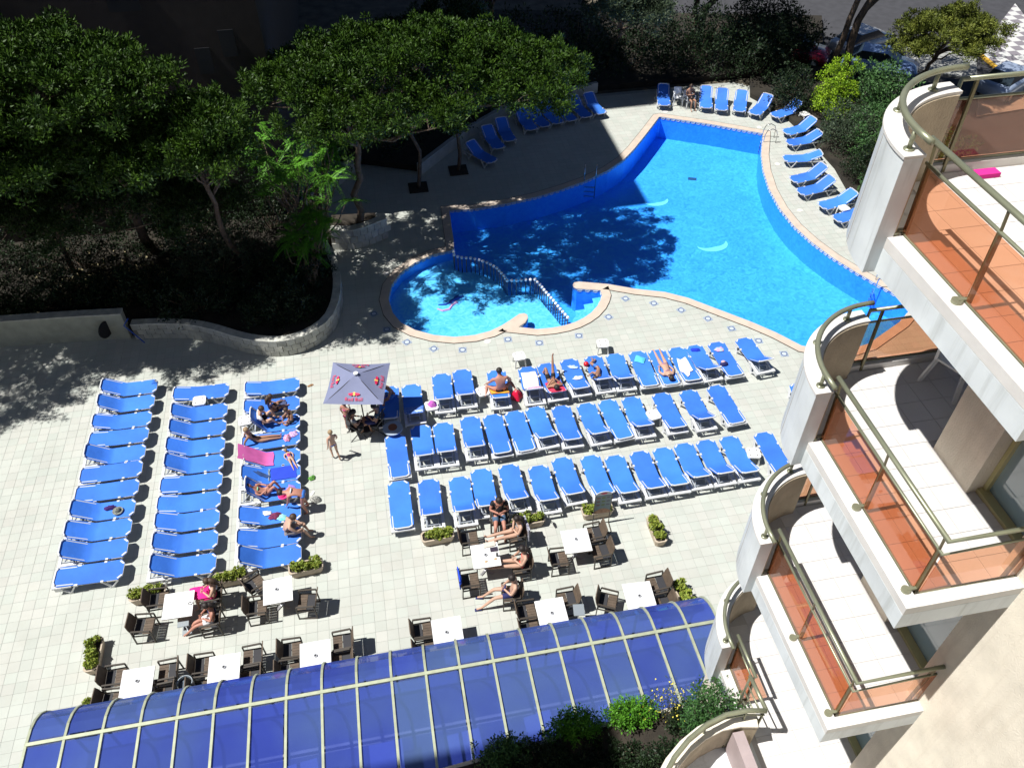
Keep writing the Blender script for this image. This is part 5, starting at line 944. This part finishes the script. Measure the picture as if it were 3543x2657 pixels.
for x, y, r, w in ((16.95,40.5,R(170),'white plastic garden chair in dappled shade behind the far pool corner'),(17.45,40.1,R(190),'white plastic garden chair under the tanned person on the far poolside')):
    t = thing('plastic_chair', w, 'chair', (x, y, 0), r); MB().box((0,0,.43), (.46,.44,.03)).build('seat', m_pl, t); MB().bar((0,-.22,.43), (0,-.30,.85), .42, .03, up=(0,1,0)).build('backrest', m_pl, t)
    for a in (-1, 1):
        for b_ in (-1, 1): MB().bar((a*.2,b_*.19,.43), (a*.26,b_*.25,0), .05, .04).build('leg', m_pl, t)
        MB().bar((a*.24,-.25,.66), (a*.25,.2,.66), .05, .03).bar((a*.25,.2,.66), (a*.22,.2,.43), .04).build('armrest', m_pl, t)
# ------------------------------------------------ trees and shrubs
m_bark = mat('pine_bark', (.12,.085,.06), .9, var=.35, vscale=6, bump=1, bscale=18)
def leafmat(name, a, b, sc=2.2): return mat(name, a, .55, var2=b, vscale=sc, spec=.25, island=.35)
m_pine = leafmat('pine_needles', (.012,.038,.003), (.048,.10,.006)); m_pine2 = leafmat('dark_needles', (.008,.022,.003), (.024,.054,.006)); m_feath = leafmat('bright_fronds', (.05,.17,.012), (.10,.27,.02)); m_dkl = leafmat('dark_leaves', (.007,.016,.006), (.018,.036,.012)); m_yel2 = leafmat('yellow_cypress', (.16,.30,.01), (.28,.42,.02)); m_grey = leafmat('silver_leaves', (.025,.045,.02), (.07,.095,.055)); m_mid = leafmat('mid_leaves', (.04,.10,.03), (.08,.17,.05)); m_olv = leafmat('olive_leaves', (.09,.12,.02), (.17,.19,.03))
def tufts(C, n, r, s, rs, elong=2.6, upb=.5):
    """n small blades round each centre in C: returns quads"""
    k = len(C); c = np.repeat(C, n, 0); N = len(c)
    d = rs.normal(size=(N, 3)); d[:, 2] += upb; d /= np.linalg.norm(d, axis=1)[:, None]
    o = c + d*(r*rs.uniform(.15, 1, (N, 1))); b = np.cross(d, rs.normal(size=(N, 3))); b /= np.linalg.norm(b, axis=1)[:, None]
    L = s*rs.uniform(.6, 1.3, (N, 1)); w = L/elong
    return np.stack([o-b*w*.5, o+d*L*.5-b*w*.5, o+d*L, o+b*w*.5], 1).reshape(-1, 3)
def branch(mb, a, b, r0, r1, rs, k=5, wob=.12):
    a, b = Vector(a), Vector(b); L = (b-a).length; pts = []
    for i in range(k+1):
        t = i/k; p = a.lerp(b, t); q = math.sin(math.pi*t)*wob*L; pts.append(p+Vector((rs.uniform(-q,q), rs.uniform(-q,q), rs.uniform(-q*.4,q*.6))))
    mb.tube(pts, [r0+(r1-r0)*i/k for i in range(k+1)], 7); return pts
def crown_tree(name, label, base, top, cr, clumps, m, seed, trunkr=.16, ncl=26, blades=46, s=.10, tr=.24, sub=12, cat='tree', flat=.5, group=None, fork=.7):
    """a trunk, limbs to every clump, foliage in clumps of small blades; coordinates relative to base"""
    rs = random.Random(seed); nr = np.random.RandomState(seed); t = thing(name, label, cat, base, 0, group)
    tb = MB(); pts = branch(tb, (0,0,-.1), top, trunkr, trunkr*.6, rs, 7, .05); tb.build('trunk', m_bark, t, True)
    lb = MB(); allc = []
    for i, (cx_, cy_, cz_, rr) in enumerate(clumps):
        if trunkr > 0: st = Vector(top)*rs.uniform(fork, 1); e = Vector((cx_, cy_, cz_-rr*.25)); pp = branch(lb, st, e, trunkr*.38, trunkr*.10, rs, 5, .10)
        k = sub*2
        for j in range(k):
            a = nr.normal(size=3); a /= np.linalg.norm(a); a[2] = abs(a[2])*.9-.25; q = rr*nr.uniform(.5, 1)
            c = np.array([cx_, cy_, cz_])+a*np.array([q, q, q*flat]); allc.append(c)
            if trunkr > 0 and j % 5 == 0: branch(lb, e, Vector(c), trunkr*.09, trunkr*.03, rs, 3, .1)
    if trunkr > 0: lb.build('branches', m_bark, t, True)
    C = np.array(allc); C = np.repeat(C, 4, 0); C = C+nr.normal(size=C.shape)*tr*.5
    V = tufts(C, int(blades*1.35), tr*.72, s*.78, nr, 2.4, .7); link('crown', npmesh('crown', V, np.arange(len(V)).reshape(-1, 4), m), t); return t
def ring(cx_, cy_, cz_, rx, ry, rz_, n, r, seed):
    rs = random.Random(seed); o = []
    for i in range(n):
        a = 2*math.pi*(i*.381966); q = math.sqrt((i+.5)/n); o.append((cx_+rx*q*math.cos(a)+rs.uniform(-.3,.3), cy_+ry*q*math.sin(a)+rs.uniform(-.3,.3), cz_+rz_*(1-q*q)+rs.uniform(-.3,.3), r*rs.uniform(.75,1.2)))
    return o
# the leaning stone pine in the planter
b0 = (-.84,30.82,.8)
cl = [(c[0]-b0[0], c[1]-b0[1], c[2]-b0[2], c[3]) for c in ring(2.2,30.1,6.9,5.9,3.9,1.7,44,1.25,5)]
crown_tree('pine_tree', 'big stone pine with a pale leaning trunk rising from the curved stone planter', b0, (.55,-.1,5.2), 1, cl, m_pine, 5, .17, 30, 48, .14, .32, 10)
b1 = (-9.5,31,.5); cl = [(c[0]-b1[0], c[1]-b1[1], c[2]-b1[2], c[3]) for c in ring(-12.0,27.2,9.1,5.7,3.2,1.5,42,1.25,8)+ring(-11.2,26.0,7.5,4.9,2.3,.8,20,1.15,9)]
crown_tree('pine_tree', 'broad dark pine filling the upper left corner, left of the brown block', b1, (-.8,-2.6,7.6), 1, cl, m_pine, 8, .2, 28, 44, .15, .36, 10)
b2 = (-16.5,28,.5); cl = [(c[0]-b2[0], c[1]-b2[1], c[2]-b2[2], c[3]) for c in ring(-18.8,25.0,8.4,4.2,2.6,1.4,24,1.2,11)]
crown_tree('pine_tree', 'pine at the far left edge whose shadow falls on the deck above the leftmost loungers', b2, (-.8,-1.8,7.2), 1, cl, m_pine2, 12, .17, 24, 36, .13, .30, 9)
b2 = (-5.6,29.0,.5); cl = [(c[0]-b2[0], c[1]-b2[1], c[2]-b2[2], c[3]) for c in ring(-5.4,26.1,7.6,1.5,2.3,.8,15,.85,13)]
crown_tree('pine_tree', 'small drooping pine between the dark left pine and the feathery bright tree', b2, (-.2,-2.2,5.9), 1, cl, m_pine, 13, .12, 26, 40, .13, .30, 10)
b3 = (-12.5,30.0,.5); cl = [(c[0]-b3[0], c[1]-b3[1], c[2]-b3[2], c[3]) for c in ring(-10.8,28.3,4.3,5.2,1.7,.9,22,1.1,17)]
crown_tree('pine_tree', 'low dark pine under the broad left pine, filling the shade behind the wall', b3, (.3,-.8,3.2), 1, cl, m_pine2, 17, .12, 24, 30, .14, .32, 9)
# feathery bright tree above the curving wall
def frond_tree(name, label, base, n, h, spread, m, seed, L=.9, cat='tree', leafs=.14, drop=.5):
    rs = random.Random(seed); nr = np.random.RandomState(seed); t = thing(name, label, cat, base); tb = MB(); tips = []; V = []
    for i in range(n):
        a = rs.uniform(0, 2*math.pi); q = spread*math.sqrt(rs.random()); z = h*(.5+.5*rs.random()); e = Vector((q*math.cos(a), q*math.sin(a), z)); branch(tb, (0,0,0), e, .05, .012, rs, 5, .08)
        for k in range(6):
            d = Vector((rs.uniform(-1,1), rs.uniform(-1,1), rs.uniform(-drop,.3))).normalized(); m_ = 16
            for j in range(m_):
                p = e+d*(L*j/m_)-Vector((0,0,(j/m_)**2*.25*L)); sd_ = d.cross(Vector((0,0,1))).normalized()
                for sg in (-1, 1):
                    l = leafs*(1-.5*j/m_)*rs.uniform(.8,1.2); q0 = p; q2 = p+sd_*sg*l+d*l*.4-Vector((0,0,l*.25)); w = d*l*.22; V += [q0, q0.lerp(q2,.5)+w, q2, q0.lerp(q2,.5)-w]
    tb.build('trunk', m_bark, t, True); V = np.array([tuple(v) for v in V]); link('crown', npmesh('crown', V, np.arange(len(V)).reshape(-1,4), m), t); return t
frond_tree('feathery_tree', 'bright green feathery tree leaning out over the shaded bed left of the pine trunk', (-2.7,29.2,.5), 52, 5.5, 1.8, m_feath, 21, .9)
frond_tree('feathery_tree', 'lower feathery branches catching the sun beside the curving wall', (-2.9,27.2,.5), 18, 3.2, 1.0, m_feath, 22, .7)
def shrub(name, label, base, rx, ry, h, m, seed, n=26, s=.09, blades=34, tr=.22, cat='shrub', group=None):
    rs = random.Random(seed); nr = np.random.RandomState(seed); t = thing(name, label, cat, base, 0, group); C = []; sb = MB()
    for i in range(n):
        a = 2*math.pi*i*.381966; q = math.sqrt((i+.5)/n); x, y = rx*q*math.cos(a), ry*q*math.sin(a); z = h*(.35+.65*math.sqrt(max(0, 1-q*q)))*rs.uniform(.8, 1.1); C += [(x, y, z), (x*.9, y*.9, z*.6), (x*1.02, y*1.02, z*.35)]
        if i % 2 == 0: sb.tube([(x*.1,y*.1,0), (x*.6,y*.6,z*.5), (x,y,z*.9)], [.025,.018,.008], 5)
    sb.build('stems', m_bark, t); C = np.repeat(np.array(C), 3, 0)+nr.normal(size=(len(C)*3, 3))*tr*.7; V = tufts(C, blades, tr, s, nr, 2.0); link('crown', npmesh('crown', V, np.arange(len(V)).reshape(-1,4), m), t); return t
SH = [(-4.2,25.6,1.4,1.0,1.2,m_dkl,'dark shrub behind the lowest bulge of the curving stone wall'),(-7.2,26.6,1.8,.9,1.3,m_dkl,'dark shrub behind the left half of the curving stone wall'),(-3.6,27.6,1.4,1.3,1.7,m_dkl,'dark rounded shrub under the feathery tree'),(-6.6,28.6,1.9,1.4,2.2,m_grey,'greyish dark shrub in the middle of the shaded bed'),(-9.8,27.6,1.7,1.1,1.2,m_dkl,'low dark shrub left of the end of the curving wall'),(-12.6,27.8,1.8,1.1,1.5,m_dkl,'dark shrub behind the plain rendered wall'),(-15.6,27.6,1.8,1.0,1.4,m_dkl,'dark shrub at the left edge behind the rendered wall'),(-12.2,30.3,2.6,1.5,2.0,m_dkl,'tall dark shrub under the broad dark pine'),(-8.4,31.2,2.2,1.2,2.2,m_dkl,'dark shrub against the foot of the brown block'),(-4.6,31.6,1.6,1.1,2.6,m_dkl,'dark shrub behind the feathery tree by the brown block'),(-16.4,30.6,2.2,1.5,2.2,m_dkl,'tall dark shrub at the left edge before the brown block')]
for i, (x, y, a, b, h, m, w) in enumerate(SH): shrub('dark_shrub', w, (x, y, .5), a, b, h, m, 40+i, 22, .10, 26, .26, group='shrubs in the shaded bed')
m_lit = mat('dry_leaf', (.32,.27,.15), .8, var=.3); nr = np.random.RandomState(5); Cc = np.stack([nr.normal(-11,1.6,420), nr.normal(29.3,.8,420), nr.uniform(.56,.6,420)], 1); V = tufts(Cc, 1, .02, .16, nr, 1.4, 0); link('leaf_litter', npmesh('leaf_litter', V, np.arange(len(V)).reshape(-1,4), m_lit), kind='stuff', label='pale dry leaves scattered on the bare soil under the left pine', cat='leaves')
# dense hedge and trees behind the far deck
HB = [(1.0,38.2,2.4,2.0,4.5),(4.6,40.8,2.2,1.6,4.2),(8.2,43.2,2.4,1.5,4.0),(12,44.4,2.4,1.5,3.8),(15.8,44.7,2.3,1.5,3.6),(19.4,44.2,2.2,1.6,3.4),(22.6,42.8,1.8,1.5,3.0),(25.0,44.6,1.8,1.5,2.6),(23.8,46.6,2.0,1.5,2.8)]
for i, (x, y, a, b, h) in enumerate(HB): shrub('hedge_shrub', 'dark evergreen shrub in the hedge behind the far deck, %s from the left' % ORD[i], (x, y, .2), a, b, h, m_dkl, 60+i, 26, .15, 26, .40, group='evergreens behind the far deck')
b3 = (14.2,45.5,.2); cl = [(c[0]-b3[0], c[1]-b3[1], c[2]-b3[2], c[3]) for c in ring(14.3,42.0,4.4,1.9,1.3,1.0,12,.8,31)]
crown_tree('broadleaf_tree', 'sunlit greyish broadleaf crown above the dark hedge in the middle of the top edge', b3, (.1,-2.2,3.6), 1, cl, m_grey, 31, .13, 20, 26, .16, .34, 8)
b4 = (7.5,47,.2); cl = [(c[0]-b4[0], c[1]-b4[1], c[2]-b4[2], c[3]) for c in ring(7.6,44.6,6.4,3.6,2.0,1.2,14,1.2,33)]
crown_tree('broadleaf_tree', 'dark tree in shade behind the pine, beyond the shaded loungers', b4, (.1,-1.5,5.0), 1, cl, m_dkl, 33, .18, 20, 24, .18, .42, 8)
b4 = (20.5,48.5,.2); cl = [(c[0]-b4[0], c[1]-b4[1], c[2]-b4[2], c[3]) for c in ring(20.6,47.0,5.6,3.8,1.6,1.0,14,1.2,34)]
crown_tree('broadleaf_tree', 'dark tree beyond the hedge, left of the street', b4, (.1,-1,4.4), 1, cl, m_dkl, 34, .18, 20, 24, .18, .42, 8)
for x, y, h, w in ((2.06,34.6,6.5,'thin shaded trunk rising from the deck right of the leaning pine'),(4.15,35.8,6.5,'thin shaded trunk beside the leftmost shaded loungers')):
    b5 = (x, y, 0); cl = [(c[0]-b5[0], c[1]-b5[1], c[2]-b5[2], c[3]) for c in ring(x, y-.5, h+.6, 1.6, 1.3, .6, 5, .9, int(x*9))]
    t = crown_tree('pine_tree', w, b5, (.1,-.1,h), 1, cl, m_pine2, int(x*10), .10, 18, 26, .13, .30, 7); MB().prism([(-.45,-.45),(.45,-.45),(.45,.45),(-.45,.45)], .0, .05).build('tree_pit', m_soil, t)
b4 = (20.0,47,.2); cl = [(c[0]-b4[0], c[1]-b4[1], c[2]-b4[2], c[3]) for c in ring(21.5,44.0,9.6,5.0,3.2,1.2,24,1.2,35)]  # crown lies out of view, added to darken the street corner
crown_tree('pine_tree', 'tall pine with its crown out of view, added to shade the street corner', b4, (1.0,-2.2,8.2), 1, cl, m_pine2, 35, .22, 24, 34, .16, .34, 9)
# right-hand garden
shrub('golden_cypress', 'bright yellow-green cypress bush behind the right poolside loungers', (24.2,37.2,.2), .95, .95, 2.9, m_yel2, 71, 30, .09, 40, .20)
shrub('garden_shrub', 'dark green leafy shrub right of the yellow-green cypress', (26.5,36.8,.2), 1.6, 1.5, 2.6, m_mid, 72, 26, .13, 34, .30)
shrub('garden_shrub', 'mottled purple-green shrub below the yellow-green cypress', (23.7,34.2,.2), 1.4, 1.5, 1.9, m_grey, 73, 28, .09, 34, .26)
shrub('garden_shrub', 'dense green shrub in the middle of the right-hand bed', (24.8,32.6,.2), 1.9, 1.6, 2.4, m_mid, 74, 28, .10, 34, .28)
shrub('garden_shrub', 'dark green shrub bordering the right poolside deck', (23.2,30.9,.2), 1.2, 1.3, 1.6, m_dkl, 75, 24, .09, 34, .24)
shrub('garden_shrub', 'green shrub nearest the white pier in the right-hand bed', (22.9,29.0,.2), 1.0, 1.2, 1.3, m_mid, 76, 24, .09, 34, .22)
shrub('garden_shrub', 'shrub half hidden behind the upper white pier', (25.5,30.0,.2), 2.0, 2.0, 2.2, m_mid, 77, 26, .10, 34, .28)
shrub('garden_shrub', 'ragged dark shrub left of the yellow-green cypress in the shade', (22.7,38.8,.2), 1.0, 1.2, 1.8, m_dkl, 78, 20, .10, 30, .26)
for i, (x, y, w) in enumerate([(23.0,31.3,'upper'),(22.7,29.9,'lower'),(24.9,33.9,'farthest')]):
    t = thing('palm', 'small yellow-green palm, %s of the three in the right-hand bed' % w, 'palm', (x+1.0, y, .25)); MB().tube([(0,0,0),(0,0,1.1)], [.12,.09], 8).build('trunk', m_bark, t)
    rs = random.Random(i); fr = []
    for k in range(15):
        a = 2*math.pi*k/15+rs.uniform(-.2,.2); L = rs.uniform(.8,1.1); el = rs.uniform(.2,1.0); V = []; N_ = 14
        for j in range(N_):
            q = j/N_; p = Vector((math.cos(a)*L*q, math.sin(a)*L*q, 1.1+L*(q*el-q*q*.8))); d = Vector((math.cos(a), math.sin(a), el-1.6*q)).normalized(); sd_ = Vector((-math.sin(a), math.cos(a), 0))
            for sg in (-1, 1): l = .22*math.sin(math.pi*min(1, q*.8+.25)); e = p+sd_*sg*l+d*l*.6; V += [p, p.lerp(e,.5)+d*.02, e, p.lerp(e,.5)-d*.02]
        V = np.array([tuple(v) for v in V]); link('frond', npmesh('frond', V, np.arange(len(V)).reshape(-1,4), m_olv), t)
b6 = (27.2,41.6,0); tb = thing('pine_tree', 'tall forked dark tree at the street corner, one branch reaching right', 'tree', b6); mb = MB(); rs = random.Random(3)
branch(mb, (0,0,0), (.2,-.6,9), .24, .15, rs, 8, .02); branch(mb, (.1,-.3,4.0), (2.6,-.4,6.6), .11, .05, rs, 6, .05); mb.build('trunk', m_bark, tb, True); mb = MB(); branch(mb, (-.7,.3,0), (-.4,-.5,9), .18, .13, rs, 8, .02); mb.build('trunk', m_bark, tb, True)
nr = np.random.RandomState(9); C = nr.normal(size=(260, 3))*np.array([2.4,1.8,.6])+np.array([.3,-.2,10.2]); V = tufts(C, 40, .5, .2, nr); link('crown', npmesh('crown', V, np.arange(len(V)).reshape(-1,4), m_pine2), tb)
b7 = (31.0,40.2,0); cl = [(c[0]-b7[0], c[1]-b7[1], c[2]-b7[2], c[3]) for c in ring(30.9,38.6,3.2,2.7,1.9,1.0,18,.8,36)]
crown_tree('pine_tree', 'round low pine over the street at the upper right, left of the patterned pavement', b7, (-.1,-1.2,2.6), 1, cl, m_olv, 36, .14, 20, 30, .14, .30, 9)
# ledge planting
LG = [(1.1,6.36,.5,.22,.30,m_mid,'low bright shrub at the left end of the ledge behind the glass roof'),(1.7,6.05,.7,.4,.35,m_dkl,'dark low shrub in the shaded middle of the ledge'),(2.55,6.62,.55,.22,.40,m_feath,'bright green tufted shrub hanging over the glass roof edge'),(3.75,6.66,.55,.24,.42,m_feath,'green shrub beside the yellow flowers on the ledge'),(3.0,5.8,.9,.4,.3,m_dkl,'dark shrub behind the bright tufts on the ledge'),(4.95,6.3,.5,.3,.5,m_dkl,'dark shrub at the foot of the white pier'),(4.2,5.4,.8,.5,.8,m_dkl,'dark undergrowth below the lowest balcony')]
for i, (x, y, a, b, h, m, w) in enumerate(LG): shrub('ledge_shrub', w, (x, y, 4.08), a, b, h, m, 90+i, 20, .055, 26, .11, group='shrubs on the ledge')
shrub('climbing_shrub', 'thick dark green bush growing up against the lowest balcony railing', (4.50,5.15,6.0), .42, .55, 1.75, mat('ivy_leaves', (.03,.085,.02), .5, var2=(.05,.13,.03), vscale=5, island=.3), 99, 30, .055, 34, .13)
fl = thing('flowering_shrub', 'airy shrub dotted with small yellow flowers on the ledge', 'shrub', (4.55,6.62,4.08)); nr = np.random.RandomState(4); C = nr.normal(size=(60,3))*np.array([.22,.18,.14])+np.array([0,0,.45]); V = tufts(C, 10, .12, .05, nr); link('crown', npmesh('crown', V, np.arange(len(V)).reshape(-1,4), m_grey), fl); C = nr.normal(size=(160,3))*np.array([.26,.2,.16])+np.array([0,0,.55]); V = tufts(C, 1, .02, .035, nr, 1.2); link('flowers', npmesh('flowers', V, np.arange(len(V)).reshape(-1,4), mat('yellow_flower', (.75,.65,.08), .6)), fl)
MB().tube([(0,0,0),(0,0,.4)], .012, 6).build('stems', m_bark, fl)
# ------------------------------------------------ cars
m_tyre = mat('tyre', (.02,.02,.02), .8); m_win = mat('car_glass', (.02,.03,.04), .08); m_lamp = mat('lamp_lens', (.6,.6,.6), .2)
def car(label, x, y, rz, col):
    m = mat('paint_%02d%02d' % (int(x), int(y)), col, .25, coat=.6, metal=.2); t = thing('parked_car', label, 'car', (x, y, 0), rz)
    sec = [(-2.1,.78,.35,.75),(-2.0,.85,.30,.95),(-1.5,.87,.28,1.0),(-.9,.87,.28,1.02),(1.0,.87,.28,.98),(1.7,.86,.30,.88),(2.05,.80,.35,.70)]; v = []; f = []
    for X_, w, z0, z1 in sec: v += [(X_,-w,z0),(X_,-w,z1-.12),(X_,-w*.86,z1),(X_,w*.86,z1),(X_,w,z1-.12),(X_,w,z0)]
    for i in range(len(sec)-1):
        for j in range(6): f.append((i*6+j, i*6+(j+1) % 6, i*6+6+(j+1) % 6, i*6+6+j))
    f += [tuple(range(5,-1,-1)), tuple(36+j for j in range(6))]; MB().add(v, f).build('body', m, t, True)
    c = [(-1.7,.72,.98),(-1.15,.62,1.42),(.25,.62,1.45),(1.05,.72,.97)]; v = []
    for X_, w, z in c: v += [(X_,-w,z),(X_,w,z)]
    MB().add(v+[(-1.65,-.8,.95),(-1.65,.8,.95),(1.0,-.8,.95),(1.0,.8,.95)], [(2,3,5,4)]).add([(-1.15,-.62,1.43),(-1.15,.62,1.43),(.25,.62,1.46),(.25,-.62,1.46)], [(0,1,2,3)]).build('roof', m, t)
    MB().add(v, [(0,1,3,2),(4,5,7,6),(0,2,4,6),(1,7,5,3)]).build('windows', m_win, t)
    for a in (-1.35, 1.35):
        for b in (-1, 1):
            w = MB().tube([(a,b*.70,.32),(a,b*.88,.32)], .32, 18).build('wheel', m_tyre, t); MB().tube([(a,b*.881,.32),(a,b*.89,.32)], .19, 12).build('rim', m_zinc, w)
    for b in (-1, 1): MB().box((2.06,b*.62,.62), (.06,.26,.12)).build('headlight', m_lamp, t)
    return t
car('silver car parked behind the forked dark trunks', 30.2, 45.0, R(20), (.55,.57,.60)); car('pale blue car in shade, roof catching the sun, beyond the leafy shrubs', 29.6, 41.9, R(-35), (.20,.30,.55)); car('dark red car in deep shade left of the pale blue car', 25.5, 44.6, R(-35), (.25,.01,.04)); car('silver-blue car cut by the upper right balcony railing', 35.6, 38.6, R(30), (.35,.42,.55))
